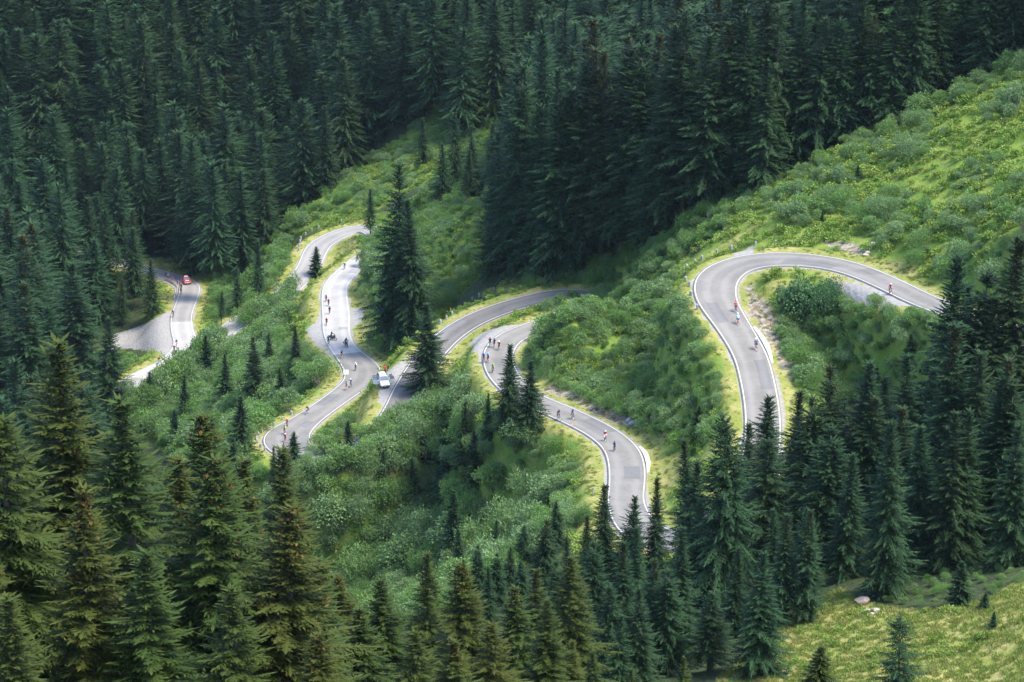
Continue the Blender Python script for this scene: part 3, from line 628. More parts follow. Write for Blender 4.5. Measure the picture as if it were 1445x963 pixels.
TOPEN = OPEN + [[(505,262),(560,218),(640,150),(705,160),(690,200),(600,262),(530,310),(430,328),(440,298)],[(625,332),(680,292),(680,375),(640,395)],[(960,388),(1010,310),(1070,283),(1150,240),(1280,175),(1445,92),(1700,0),(1700,420),(1330,400)]]
def tree_blocks(P, H, fat):
    q = np.array([[P.x+sx*k*H*fat*.2, P.y, P.z+H*f] for f, k in ((.12, .95), (.35, .7), (.6, .42), (.85, .15)) for sx in (-1, 1)]); return inany(project(q)[:, :2], TOPEN).any()
for t in TREES:                       # crest spruces stand behind the crest line
    if t['group'] == GCR or 'right crest' in (t['label'] or ''):
        top = project(np.array([t['p']+Vector((0, 0, t['H']))]))[0]; r = ray(top[0], top[1]); r = r/np.linalg.norm(r)
        for d in np.arange(470, 640, 2.0):
            P = r*d; g_ = float(hgt(P[0], P[1])[0]); pb = project(np.array([[P[0], P[1], g_]]))[0]; H = P[2]+CAMZ-g_
            if pb[1] <= np.interp(pb[0], CREST[:, 0], CREST[:, 1])+4 and 20 < H < 44: t['p'] = Vector((P[0], P[1], g_)); t['H'] = H; break
# the woods behind: chance, on the ground they grow on
FOREST = [[(-250,-400),(1700,-400),(1700,-60),(1445,72),(1270,160),(1140,232),(1000,285),(900,322),(850,350),(770,372),(690,360),(672,270),(640,262),(715,180),(700,160),(636,150),(560,222),(500,262),(440,286),(400,325),(360,345),(300,385),(270,372),(225,388),(232,432),(150,456),(60,465),(-250,480)],
 [(1060,600),(1120,590),(1210,540),(1330,490),(1330,360),(1600,300),(1600,760),(1330,790),(1240,835),(1180,825),(1110,885),(1040,945),(700,1000),(740,790),(840,740),(930,700),(970,660),(1045,660)],
 [(-150,590),(80,620),(400,700),(470,830),(560,870),(700,900),(700,1200),(-150,1200)], [(-100,470),(130,500),(170,560),(100,580),(-100,560)]]
tp = np.array([t['p'][:2] for t in TREES])
n = 26000; X = np.stack([rng.uniform(-210, 150, n), rng.uniform(180, 900, n)], 1)
ok = road_gap(X[:, 0], X[:, 1]) > 4; X = X[ok]
zz = hgt(X[:, 0], X[:, 1]); Pb = np.stack([X[:, 0], X[:, 1], zz], 1); pj = project(Pb)
Hh = np.clip(rng.normal(28, 5.5, len(X)), 13, 38); Hh[X[:, 1] < 420] *= .85
keep = (np.abs(pj[:, 0]-722) < 950)
for fr in (.3, .55, .8, 1.0):
    q = project(Pb + np.stack([0*Hh, 0*Hh, Hh*fr], 1)); keep &= inany(q[:, :2], FOREST)
keep &= (project(Pb + np.stack([0*Hh, 0*Hh, Hh], 1))[:, 1] > -260) & (pj[:, 1] > -120)
bad = inany(pj[:, :2], [MEADOW]) & (X[:, 1] < 335); keep &= ~bad
X, zz, Hh = X[keep], zz[keep], Hh[keep]; chosen = []; cellmap = {}
for t in tp: cellmap.setdefault((int(t[0]//8), int(t[1]//8)), []).append((t[0], t[1], 6.0))
for i in range(len(X)):
    x, y = X[i]; md = (6.9 if y > 560 else (6.4 if y > 300 else 17))*(.75+.5*random.random()); c = (int(x//8), int(y//8)); good = True
    for a in (-1, 0, 1):
        for b in (-1, 0, 1):
            for (u, v, m0) in cellmap.get((c[0]+a, c[1]+b), ()):
                if (u-x)**2+(v-y)**2 < (md*.5+m0*.5)**2: good = False; break
    if good and not (y > 330 and tree_blocks(Vector((x, y, zz[i])), Hh[i], 1.75)):
        cellmap.setdefault(c, []).append((x, y, md)); chosen.append(i)
FZ = [(lambda p: p.y > 640 and p.x < -25, 'dark spruce in the shaded forest covering the far slope', 'spruces of the far forest'),
      (lambda p: p.y > 560, 'spruce in the deep forest behind the right crest', 'spruces of the deep forest'),
      (lambda p: p.y > 430, 'spruce in the wood behind the crest trees', 'spruces behind the crest'),
      (lambda p: p.x > 20, LRC, GRC), (lambda p: p.x > -22, LGU, GGU), (lambda p: True, LFG, GFG)]
for i in chosen:
    p = Vector((X[i, 0], X[i, 1], zz[i]))
    if p.y < 340 and p.x/p.y > -.012: Hh[i] = min(Hh[i], 15+5*random.random())
    V = NEARV if p.y < 300 else (MIDV if p.y < 560 else FARV)
    lab = next((l, g_) for f, l, g_ in FZ if f(p))
    add_tree(p, Hh[i], V[random.randrange(len(V))], fat=random.uniform(1.25, 1.7), mat=mat_spruce_y if p.y < 300 else None, label=lab[0], group=lab[1], hand=False)
print('TREES', len(TREES))
# the 300 that show largest are individuals, the rest one mass
def shown(t):
    q = project(np.array([t['p'], t['p']+Vector((0, 0, t['H']))])); top, bot = q[1], q[0]
    if top[0] < -60 or top[0] > 1505 or top[1] > 975 or bot[1] < 10: return 0
    h = min(bot[1], 963)-max(top[1], 0); return h + (1000 if t['hand'] else 0)
TREES.sort(key=shown, reverse=True)
NIND = 300
def make_tree(t):
    crown, trunk, cm = t['var']; s = t['H']/HS
    r = link('spruce_tree', None, loc=t['p']); r.rotation_euler = (random.gauss(0, .026), random.gauss(0, .026), t['a']); r.scale = (s*t['fat'], s*t['fat'], s)
    tag(r, t['label'], 'tree', t['group'])
    link('trunk', trunk, None, r); c = link('crown', crown, None, r)
    if t['mat']: objmat(c, t['mat'])
    if cm: link('cones', cm, None, r, kind='stuff')
    t['crown_o'] = c
    return r
ORDN = 'first second third fourth fifth sixth seventh eighth ninth tenth eleventh twelfth thirteenth fourteenth fifteenth sixteenth seventeenth eighteenth nineteenth twentieth'.split() + ['twenty-'+q for q in 'first second third fourth fifth sixth seventh eighth ninth'.split()] + ['thirtieth'] + ['thirty-'+q for q in 'first second third fourth fifth sixth seventh eighth ninth'.split()]
grp = {}
for t in TREES[:NIND]:
    if t['group'] and t['hand']: grp.setdefault(t['group'], []).append(t)
for gname, ts in grp.items():     # hand placed stands are counted from the left by their tips
    ts.sort(key=lambda t: project(np.array([t['p']+Vector((0, 0, t['H']))]))[0, 0])
    for k, t in enumerate(ts):
        q = 'cone-topped ' if t['var'][2] else ''
        t['label'] = ORDN[k] + ' ' + q + 'spruce tip from left among ' + gname
for t in TREES[:NIND]:
    if t['group'] and not t['hand'] and t['group'] in grp: t['group'] += ', inner trees'; t['label'] = 'spruce half hidden ' + {GRC: 'inside the stand of the big hairpin', GGU: 'inside the gully stand', GFG: 'inside the foreground stand'}.get(t['group'].split(',')[0], 'in the stand')
for ga in {t['group'] for t in TREES[:NIND] if t['group'] and 'inner trees' in t['group']}:
    ts = sorted([t for t in TREES[:NIND] if t['group'] == ga], key=lambda t: project(np.array([t['p']+Vector((0, 0, t['H']))]))[0, 0])
    if len(ts) <= 12:
        for k, t in enumerate(ts): t['label'] += ', ' + ORDN[k] + ' such from left'
for t in TREES[:NIND]: make_tree(t)

def scatter(name, entries, sources, label, cat):
    """entries: (x,y,z, rx,ry,rz, sx,sy,sz, source number); copies of the source shapes grow on these points"""
    E = np.array(entries, float); me = bpy.data.meshes.new(name); me.vertices.add(len(E)); me.vertices.foreach_set('co', E[:, :3].astype(np.float32).ravel())
    for an, sl in (('rot', slice(3, 6)), ('scl', slice(6, 9))):
        a = me.attributes.new(an, 'FLOAT_VECTOR', 'POINT'); a.data.foreach_set('vector', E[:, sl].astype(np.float32).ravel())
    a = me.attributes.new('pick', 'INT', 'POINT'); a.data.foreach_set('value', E[:, 9].astype(np.int32))
    o = link(name, me, kind='stuff'); tag(o, label, cat)
    ng = bpy.data.node_groups.new(name, 'GeometryNodeTree')
    ng.interface.new_socket('Geometry', in_out='INPUT', socket_type='NodeSocketGeometry'); ng.interface.new_socket('Geometry', in_out='OUTPUT', socket_type='NodeSocketGeometry')
    N = ng.nodes; L = ng.links; gi = N.new('NodeGroupInput'); go = N.new('NodeGroupOutput')
    jn = N.new('GeometryNodeJoinGeometry')
    iop = N.new('GeometryNodeInstanceOnPoints'); iop.inputs['Pick Instance'].default_value = True
    L.new(gi.outputs[0], iop.inputs['Points'])
    def na(nm, ty):
        q = N.new('GeometryNodeInputNamedAttribute'); q.data_type = ty; q.inputs['Name'].default_value = nm; return q.outputs['Attribute']
    L.new(na('pick', 'INT'), iop.inputs['Instance Index']); L.new(na('rot', 'FLOAT_VECTOR'), iop.inputs['Rotation']); L.new(na('scl', 'FLOAT_VECTOR'), iop.inputs['Scale'])
    for so_ in reversed(sources):
        oi = N.new('GeometryNodeObjectInfo'); oi.transform_space = 'ORIGINAL'; oi.inputs['Object'].default_value = so_; oi.inputs['As Instance'].default_value = True
        L.new(oi.outputs['Geometry'], jn.inputs[0])
    L.new(jn.outputs[0], iop.inputs['Instance']); L.new(iop.outputs[0], go.inputs[0])
    md = o.modifiers.new('growth', 'NODES'); md.node_group = ng
    return o
rest = TREES[NIND:]
if rest:
    srcs = []; smap = {}
    for t in TREES[:NIND]:
        k = (id(t['var']), id(t['mat']))
        if k not in smap: smap[k] = len(srcs); srcs.append(t['crown_o'])
    ent = []
    for t in rest:
        k = (id(t['var']), id(t['mat']))
        if k not in smap:
            alt = [q for q in smap if q[1] == k[1]] or list(smap); fr_ = [q for q in alt if any(q[0] == id(v_) for v_ in FARV)] or alt; k = fr_[int(t['a']*100) % len(fr_)]
        s = t['H']/HS; ent.append((*t['p'], 0, 0, t['a'], s*t['fat'], s*t['fat'], s, smap[k]))
    scatter('forest', ent, srcs, 'mass of dark spruces deep in the forest on the far slope', 'forest')

# ------------------------------------------------------------------ shrubs
def bush_mesh(tag_, seed, n, size, R=1.6, Hb=2.2, lobes=7, upright=.3):
    g = np.random.default_rng(seed); C = []; 
    for k in range(lobes):
        a = g.uniform(0, 6.28); r = R*.62*math.sqrt(g.random()); rr = g.uniform(.45, .8)*R*.72
        C.append((r*math.cos(a), r*math.sin(a), g.uniform(.35, .72)*Hb*(1-.35*(r/R)), rr, rr*g.uniform(.75, 1.15)))
    C = np.array(C); pick = g.choice(lobes, n, p=C[:, 3]**2/(C[:, 3]**2).sum())
    v = unit(g.normal(0, 1, (n, 3))); v[:, 2] = np.where(v[:, 2] < -.35, -v[:, 2], v[:, 2])
    rad = g.uniform(.62, 1.12, n)**.6 * (1 + .26*np.sin(v[:, 0]*6+pick*2)*np.cos(v[:, 1]*5+pick))*np.where(g.random(n) < .12, g.uniform(1.0, 1.3, n), 1)
    B = np.stack([C[pick, 0]+v[:, 0]*C[pick, 3]*rad, C[pick, 1]+v[:, 1]*C[pick, 3]*rad, C[pick, 2]+v[:, 2]*C[pick, 4]*rad], 1)
    low = B[:, 2] < .05; B[low, 2] = g.uniform(.02, .35*Hb, low.sum())
    D = unit(v*.7 + g.normal(0, .55, (n, 3)) + np.array([0, 0, upright])); nrm = unit(v + g.normal(0, .55, (n, 3)) + np.array([0, 0, .35])); S = unit(np.cross(D, nrm))
    K = kites(B, D, S, size*g.uniform(.7, 1.5, n), size*g.uniform(.5, .85, n), .5)
    rl = g.random(lobes); me = quadmesh('leaves_'+tag_, K, np.clip(rl[pick]*.75+g.random(n)*.25, 0, 1)); me.materials.append(mat_bush)
    st = MB()
    for k in range(lobes):
        c = C[k]; st.tube([(c[0]*.15, c[1]*.15, -.3), (c[0]*.6, c[1]*.6, c[2]*.5), (c[0], c[1], c[2]+c[4]*.5)], [.05, .035, .012], 5)
    sm = st.mesh('stems_'+tag_); sm.materials.append(mat_bark_pale)
    return me, sm
BUSH = [bush_mesh('a%d' % k, 600+k, [3400, 2400, 3000, 3600, 2600, 3600][k], [.125, .17, .14, .12, .155, .13][k], upright=[.3, .1, .8, .2, .5, .9][k], R=[1.6, 1.9, 1.4, 1.7, 1.5, 2.0][k], Hb=[2.2, 2.0, 2.6, 1.8, 2.4, 2.2][k], lobes=[7, 9, 6, 8, 7, 10][k]) for k in range(6)]
herb_me, _h = bush_mesh('herb0', 700, 170, .21, R=.95, Hb=.55, lobes=7); herb_me2, _h2 = bush_mesh('herb1', 701, 140, .24, R=.8, Hb=.75, lobes=5, upright=.9)
def tuft(tag_, seed, n, h, r, mat):
    g = np.random.default_rng(seed); a = g.uniform(0, 6.28, n); q = r*np.sqrt(g.random(n)); B = np.stack([q*np.cos(a), q*np.sin(a), -.03+0*a], 1)
    D = unit(np.stack([g.normal(0, .35, n), g.normal(0, .35, n), np.ones(n)], 1)); S = unit(np.cross(D, g.normal(0, 1, (n, 3))))
    me = quadmesh('tuft_'+tag_, kites(B, D, S, h*g.uniform(.6, 1.3, n), np.full(n, .075), .35), g.random(n)); me.materials.append(mat); return me
# px regions of the photograph where shrubs, open verges and herbs are seen
SHRUB = [  # polygon, spacing (m), size range, share of grey willow, zone words
 ([(845,378),(1000,305),(1060,292),(1008,335),(962,378),(962,400),(995,450),(1023,540),(1023,615),(980,625),(930,618),(870,588),(800,552),(748,520),(742,490),(765,440),(800,395)], 1.4, (.55, 1.3), .35, 'on the slope between big hairpin and lower road'),
 ([(1060,292),(1140,240),(1270,165),(1445,80),(1700,-20),(1700,420),(1330,395),(1240,343),(1130,326),(1090,305)], 1.9, (.5, 1.5), .6, 'on the hillside above the big hairpin'),
 ([(1100,415),(1165,402),(1210,424),(1330,438),(1420,480),(1330,530),(1200,570),(1122,565),(1112,510),(1092,460)], 1.15, (.6, 1.25), .4, 'inside the big hairpin'),
 ([(540,585),(600,562),(680,562),(735,588),(810,625),(828,660),(810,700),(850,722),(760,790),(600,890),(470,870),(400,760),(385,690),(400,660),(445,640),(500,622)], 1.6, (1.0, 2.3), .5, 'on the shrub slope below the middle roads'),
 ([(515,480),(505,405),(515,352),(560,310),(620,255),(690,205),(700,290),(685,378),(650,415),(600,470),(540,505)], 1.8, (.6, 1.4), .3, 'between the bleached and the dark road'),
 ([(290,470),(415,395),(412,440),(412,470),(470,525),(410,580),(355,612),(355,655),(400,700),(280,680),(200,600),(215,560),(262,522)], 1.6, (1.0, 2.1), .45, 'between the far road and the lower hairpin'),
 ([(405,330),(495,248),(555,205),(632,140),(708,150),(695,195),(600,255),(520,302),(470,308)], 2.2, (.5, 1.3), .4, 'on the grassy spur above the upper loop'),
 ([(-60,480),(118,498),(185,500),(190,548),(215,570),(190,640),(-60,640)], 2.3, (1.0, 2.2), .4, 'below the gravel lay-by of the far road'),
 ([(270,382),(300,385),(400,330),(430,300),(440,312),(405,345),(405,395),(300,480),(292,440)], 2.4, (.9, 1.9), .3, 'between the far road and the upper loop'),
 ([(850,380),(900,335),(1000,292),(1140,232),(1270,160),(1280,175),(1140,250),(1000,312),(900,365)], 2.2, (.6, 1.3), .35, 'along the foot of the crest spruces'),
 ([(1238,848),(1290,815),(1330,800),(1445,762),(1500,750),(1500,790),(1400,838),(1300,858)], 2.0, (.22, .5), .1, 'on the bank at the top of the meadow'),
 ([(690,395),(790,385),(850,365),(800,400),(780,412)], 2.0, (.5, 1.1), .4, 'behind the dark middle road')]
BUSHES = []; cells = {}
tcell = {}
for t in TREES[:NIND]: tcell.setdefault((int(t['p'].x//6), int(t['p'].y//6)), []).append(t['p'])
for zi, (poly, sp, (s0, s1), grey, words) in enumerate(SHRUB):
    pa = np.array(poly); ntry = int(6000 if zi not in (6, 9, 10, 11) else 1500)
    pts = np.stack([rng.uniform(pa[:, 0].min(), pa[:, 0].max(), ntry), rng.uniform(pa[:, 1].min(), pa[:, 1].max(), ntry)], 1)
    pts = pts[inpoly(pts, poly)]
    for (x, y) in pts[:3200]:
        P = hit(x, y)
        if road_gap(P.x, P.y)[0] < 2.2: continue
        s = random.uniform(s0, s1)*(1.0 if random.random() < .8 else .6)
        if zi == 1 and float(vnoise(np.array([P.x/7]), np.array([P.y/7]), 9)[0]) < .47: continue
        md = sp*(.55+.45*s); c = (int(P.x//4), int(P.y//4)); good = True
        for a in (-1, 0, 1):
            for b in (-1, 0, 1):
                for (u, v) in cells.get((c[0]+a, c[1]+b), ()):
                    if (u-P.x)**2+(v-P.y)**2 < md*md: good = False
        if not good or blocks(P, 2.2*s, 1.6*s): continue
        cells.setdefault(c, []).append((P.x, P.y)); BUSHES.append(dict(p=P, s=s, k=random.randrange(6), grey=random.random() < grey, z=zi, a=random.uniform(0, 6.28), sq=random.uniform(.8, 1.2)))
def hand_bush(x, y, s, label, k=1, mat=None, sq=1.0):
    BUSHES.append(dict(p=hit(x, y), s=s, k=k, grey=False, z=2, a=random.uniform(0, 6.28), sq=sq, label=label, mat=mat))
hand_bush(1128, 452, 2.1, 'big dark round bush beside the gravel strip inside the big hairpin', 1, mat_bush_d, 1.25); hand_bush(1165, 445, 1.9, 'dark round bush joined to the big bush inside the big hairpin', 5, mat_bush_d, 1.2)
hand_bush(1235, 432, .95, 'low round bush at the edge of the gravel strip', 3); hand_bush(982, 612, .75, 'rust red bush below the shrub slope by the dry knoll', 3, mat_rust, .7)
hand_bush(955, 632, 1.0, 'pale green bush above the dry knoll', 4); hand_bush(470, 745, 2.2, 'large pale grey green willow at the foot of the shrub slope', 1, mat_bush_g, 1.1)
hand_bush(510, 740, 2.0, 'second large willow beside the foot of the shrub slope', 5, mat_bush_g, 1.1); hand_bush(352, 420, 2.2, 'round deciduous tree between the far road and the upper loop', 2, None, 1.5)
hand_bush(960, 305, 1.6, 'blue green rounded bush at the foot of the crest spruces', 0); hand_bush(523, 395, 1.7, 'pale bush leaning over the bleached road', 2, mat_bush_g, 1.5)
for k, (x, y, s_) in enumerate([(466,612,.95),(480,604,1.0),(494,596,.9),(476,618,1.1),(458,622,1.0),(492,610,1.0),(508,618,1.1),(452,634,1.1),(470,640,1.4),(446,644,1.1),(556,604,1.5),(574,596,1.5),(540,616,1.5),(590,586,1.4),(524,626,1.5),(452,668,1.5),(474,674,1.7),(498,668,1.8),(520,656,1.8),(540,644,1.7),(560,626,1.6),(578,606,1.5),(596,592,1.5),(615,582,1.4),(436,662,1.1),(486,655,1.4),(528,636,1.4),(550,610,1.3)]):
    hand_bush(x, y, s_, None, k % 6, mat_bush_g if k % 2 else None); BUSHES[-1]['z'] = 3
for k, (x, y, s_) in enumerate([(758,482,1.3),(775,470,1.5),(795,462,1.5),(815,454,1.4),(835,446,1.4),(850,436,1.2),(770,440,1.0),(790,434,1.1),(808,428,1.1),(845,420,1.3),(765,498,1.2)]):
    hand_bush(x, y, s_, None, k % 6, mat_bush_g if k % 3 == 0 else None); BUSHES[-1]['z'] = 0
for k, (x, y, s_) in enumerate([(306,496,1.7),(296,506,1.9),(286,518,2.0),(276,530,2.1),(266,540,2.2),(254,552,2.2),(242,562,2.2),(228,572,2.2),(212,580,2.0),(196,584,1.9),(312,490,1.4),(346,462,1.5),(357,456,1.7),(368,450,1.8),(380,443,1.8),(392,436,1.7),(403,426,1.6),(414,414,1.4),(182,574,1.7),(246,542,1.7),(230,550,1.6),(214,556,1.5),(262,526,1.6),(278,512,1.6),(292,496,1.5)]):
    hand_bush(x, y, s_, None, k % 6, mat_bush_g if k % 3 == 1 else None, 1.5 if x < 320 else 1.25); BUSHES[-1]['z'] = 5
for k, (x, y, s_) in enumerate([(520,378,2.0),(530,392,1.9),(540,366,2.0),(516,350,1.5),(534,356,1.8),(548,350,2.0)]):
    hand_bush(x, y, s_, None, k % 6, mat_bush_g if k % 3 == 1 else None, 1.2); BUSHES[-1]['z'] = 4
for b in BUSHES:
    if b.get('label', 0) is None: del b['label']; b['grey'] = b['mat'] is mat_bush_g
import collections; print('BUSHES', len(BUSHES), collections.Counter(b['z'] for b in BUSHES))
def bshown(b): return b['s']*1000/b['p'].y + (100 if 'label' in b else 0)
BUSHES.sort(key=bshown, reverse=True); NB = 290
bsrc = {}
LANDMARKS = [(450,690,'below the lower hairpin'),(545,620,'below the silver car'),(600,690,'before the dark mid-slope spruces'),(690,620,'left of the spruce pair'),(760,660,'inside the lower bend'),(700,730,'above the gully spruces'),(540,790,'above the lower edge spruces'),(480,760,'at the foot of the shrub slope'),(800,460,'by the hidden end of the dark road'),(880,560,'above the stony road bank'),(960,440,'left of the big hairpin'),(990,560,'beside the long straight'),(1130,450,'inside the big hairpin'),(1250,480,'under the upper road arm'),(1180,280,'above the big hairpin'),(1350,240,'on the upper right hillside'),(600,400,'above the dark road'),(520,390,'beside the bleached road'),(380,480,'left of the bleached road'),(320,530,'above the lower hairpin'),(260,550,'below the far road'),(330,420,'right of the far road'),(100,540,'below the gravel lay-by'),(450,310,'above the upper loop'),(580,240,'on the grassy spur'),(1350,820,'at the top of the meadow'),(950,330,'under the crest spruces'),(640,560,'before the dark road')]
for b in BUSHES[:NB]:
    lm, sm = BUSH[b['k']]; s = b['s']
    o = link('shrub', None, loc=b['p'] - Vector((0, 0, .1))); o.rotation_euler = (0, 0, b['a']); o.scale = (s, s, s*b['sq'])
    if 'label' in b: tag(o, b['label'], 'bush')
    else:
        q = project(np.array([b['p']]))[0]; lm_ = min(LANDMARKS, key=lambda l: (l[0]-q[0])**2 + 2.5*(l[1]-q[1])**2)[2]
        sz = 'tall ' if s*b['sq'] > 1.75 else ('low ' if s*b['sq'] < 1.2 else 'rounded '); kd = sz + ('pale grey green willow bush ' if b['grey'] else 'dense green alder bush ')
        tag(o, kd + lm_, 'bush', sz + ('willows ' if b['grey'] else 'alders ') + lm_)
    c = link('crown', lm, None, o); link('stems', sm, None, o)
    mt = b.get('mat') or (mat_bush_g if b['grey'] else None)
    if mt: objmat(c, mt)
    if mt not in (mat_rust, mat_bush_d): bsrc.setdefault((b['k'], mt is mat_bush_g), c)
keys = list(bsrc)
ent = []
for b in BUSHES[NB:]:
    k = (b['k'], b['grey']); k = k if k in bsrc else keys[0]; s = b['s']
    ent.append((b['p'].x, b['p'].y, b['p'].z-.1, 0, 0, b['a'], s, s, s*b['sq'], keys.index(k)))
scatter('shrubbery', ent, [bsrc[k] for k in keys], 'continuous low shrub cover filling the slopes around the road', 'shrubs')

# ------------------------------------------------------------------ herbs and grass (uncountable)
def seed_plant(name, me, loc): return link(name, me, loc=loc, kind='stuff')
h1 = hit(1345, 868); h2 = hit(1180, 880)
herb_o = seed_plant('herb_clump', herb_me, h1); herb_me.materials.clear(); herb_me.materials.append(mat_herb); tag(herb_o, 'bright green leafy herb clump on the meadow', 'herb')
herb_o2 = seed_plant('herb_clump', herb_me2, hit(1215, 872)); herb_me2.materials.clear(); herb_me2.materials.append(mat_herb); tag(herb_o2, 'upright green herb clump below the boulder', 'herb')
tg = tuft('g', 1, 46, .42, .45, mat_grass); td = tuft('d', 2, 46, .38, .45, mat_dry)
tg_o = seed_plant('grass_tuft', tg, hit(1300, 900)); tag(tg_o, 'green grass tuft on the meadow', 'grass'); td_o = seed_plant('dry_grass_tuft', td, hit(1250, 905)); tag(td_o, 'straw coloured grass tuft on the meadow', 'grass')
ent = []
n = 70000; X = np.stack([rng.uniform(-130, 110, n), rng.uniform(290, 760, n)], 1); zz = hgt(X[:, 0], X[:, 1]); pj = project(np.stack([X[:, 0], X[:, 1], zz], 1))
lush = hgt(X[:, 0], X[:, 1], a_lush.reshape(gx.shape)); gp = road_gap(X[:, 0], X[:, 1]); gv = hgt(X[:, 0], X[:, 1], a_gr.reshape(gx.shape)); dr = hgt(X[:, 0], X[:, 1], a_dry.reshape(gx.shape))
inshr = inany(pj[:, :2], [q[0] for q in SHRUB])
nn = vnoise(X[:, 0]/6, X[:, 1]/6, 21)
for i in np.where((inshr | (lush > .5)) & (gp > 3.2) & (gv < .1) & (dr < .35) & (rng.random(n) < .35+.9*(nn > .42)))[0]:
    s = random.uniform(.6, 1.5)
    ent.append((X[i, 0], X[i, 1], zz[i]-.05, 0, 0, random.uniform(0, 6.28), s, s, s*random.uniform(.6, 1.1), random.randrange(2)))
for _ in range(420):   # herb patches on the meadow
    x = random.uniform(1010, 1445); y = random.uniform(800, 963)
    if not inpoly([(x, y)], MEADOW)[0]: continue
    if vnoise(np.array([x/45]), np.array([y/16]), 33)[0] < .60: continue
    P = hit(x, y); s = random.uniform(.4, 1.0); ent.append((P.x, P.y, P.z-.05, 0, 0, random.uniform(0, 6.28), s, s, s*.9, random.randrange(2)))
print('HERBS', len(ent))
scatter('herb_cover', ent, [herb_o, herb_o2], 'lush bright green herb growth between the shrubs', 'herbs')
ent = []
n = 110000; X = np.stack([rng.uniform(-130, 110, n), rng.uniform(300, 740, n)], 1); gp = road_gap(X[:, 0], X[:, 1]); gv = hgt(X[:, 0], X[:, 1], a_gr.reshape(gx.shape)); dr = hgt(X[:, 0], X[:, 1], a_dry.reshape(gx.shape))
for i in np.where((gp > .7) & (gv < .35) & (dr > .3))[0]:
    s = random.uniform(.45, .9)*(1.0 if gp[i] > 1.6 else .5); ent.append((X[i, 0], X[i, 1], float(hgt(X[i, 0], X[i, 1])[0])-.03, 0, 0, random.uniform(0, 6.28), s, s, s, int(random.random() < .45*dr[i]+.1)))
n = 30000; X = np.stack([rng.uniform(15, 85, n), rng.uniform(225, 335, n)], 1); zz = hgt(X[:, 0], X[:, 1]); pj = project(np.stack([X[:, 0], X[:, 1], zz], 1)); im = inpoly(pj[:, :2], MEADOW)
nn = vnoise(X[:, 0]/5, X[:, 1]/3, 6)
for i in np.where(im)[0]:
    s = random.uniform(.5, 1.1); ent.append((X[i, 0], X[i, 1], zz[i]-.03, 0, 0, random.uniform(0, 6.28), s, s, s*random.uniform(.6, 1), int(random.random() < nn[i]*.55)))
print('GRASS', len(ent))
scatter('grass', ent, [tg_o, td_o], 'yellow green grass of the road verges and the meadow', 'grass')

# ------------------------------------------------------------------ people
def skin_body(name, joints, bones, root):
    """one continuous body grown round a posed skeleton; returns mesh data and the bone nearest to each vertex"""
    names = list(joints); me = bpy.data.meshes.new(name); me.from_pydata([joints[n][:3] for n in names], [(names.index(a), names.index(b)) for a, b in bones], [])
    o = bpy.data.objects.new('tmp', me); COL.objects.link(o)
    md = o.modifiers.new('skin', 'SKIN'); sv = me.skin_vertices[0].data if me.skin_vertices else None
    if sv is None:
        me.attributes.new('skin', 'FLOAT', 'POINT')
    for i, n in enumerate(names):
        r = joints[n][3]; sv[i].radius = (r, joints[n][4] if len(joints[n]) > 4 else r); sv[i].use_root = (n == root)
    sb = o.modifiers.new('sub', 'SUBSURF'); sb.levels = 2; sb.render_levels = 2
    dg = bpy.context.evaluated_depsgraph_get(); out = bpy.data.meshes.new_from_object(o.evaluated_get(dg)); out.name = name
    bpy.data.objects.remove(o)
    V = np.array([v.co[:] for v in out.vertices]); best = np.full(len(V), 1e9); bid = np.zeros(len(V), int)
    for k, (a, b) in enumerate(bones):
        A = np.array(joints[a][:3]); Bv = np.array(joints[b][:3]) - A; t = np.clip(((V-A) @ Bv)/max(Bv @ Bv, 1e-9), 0, 1)
        d = np.linalg.norm(V - A - t[:, None]*Bv, axis=1) / (joints[a][3]*(1-t)+joints[b][3]*t); m = d < best; best[m] = d[m]; bid[m] = k
    out.polygons.foreach_set('use_smooth', np.ones(len(out.polygons), bool))
    return out, bid
def clothing(name, body, bid, bones, wanted, off):
    ok = {k for k, b in enumerate(bones) if b in wanted}; vs = [v.co + v.normal*off for v in body.vertices]
    fs = [tuple(p.vertices) for p in body.polygons if all(bid[i] in ok for i in p.vertices)]
    used = sorted({i for f in fs for i in f}); mp = {u: k for k, u in enumerate(used)}
    me = bpy.data.meshes.new(name); me.from_pydata([vs[u] for u in used], [], [tuple(mp[i] for i in f) for f in fs]); me.update()
    me.polygons.foreach_set('use_smooth', np.ones(len(me.polygons), bool)); return me
def hand_joints(J, Bn, side, wrist, d, curl):
    """palm with thumb and four fingers of unequal length"""
    s = 'l' if side < 0 else 'r'; W_ = Vector(wrist); D_ = Vector(d).normalized(); X_ = Vector((side, 0, 0)); C_ = Vector(curl).normalized()
    P = W_ + D_*.07; J['palm'+s] = (*P, .030, .018); Bn.append(('hand'+s, 'palm'+s))
    for k, (off, ln) in enumerate(((-.030, .055), (-.010, .070), (.010, .075), (.030, .066))):
        a = P + X_*off + D_*ln*.5; b = a + D_*ln*.15 + C_*ln*.5
        J['f%d%s' % (k, s)] = (*a, .009); J['g%d%s' % (k, s)] = (*b, .008); Bn.append(('palm'+s, 'f%d%s' % (k, s))); Bn.append(('f%d%s' % (k, s), 'g%d%s' % (k, s)))
    a = W_ + D_*.03 - X_*.035; b = a + D_*.03 + C_*.03; J['t0'+s] = (*a, .010); J['t1'+s] = (*b, .009); Bn.append(('hand'+s, 't0'+s)); Bn.append(('t0'+s, 't1'+s))
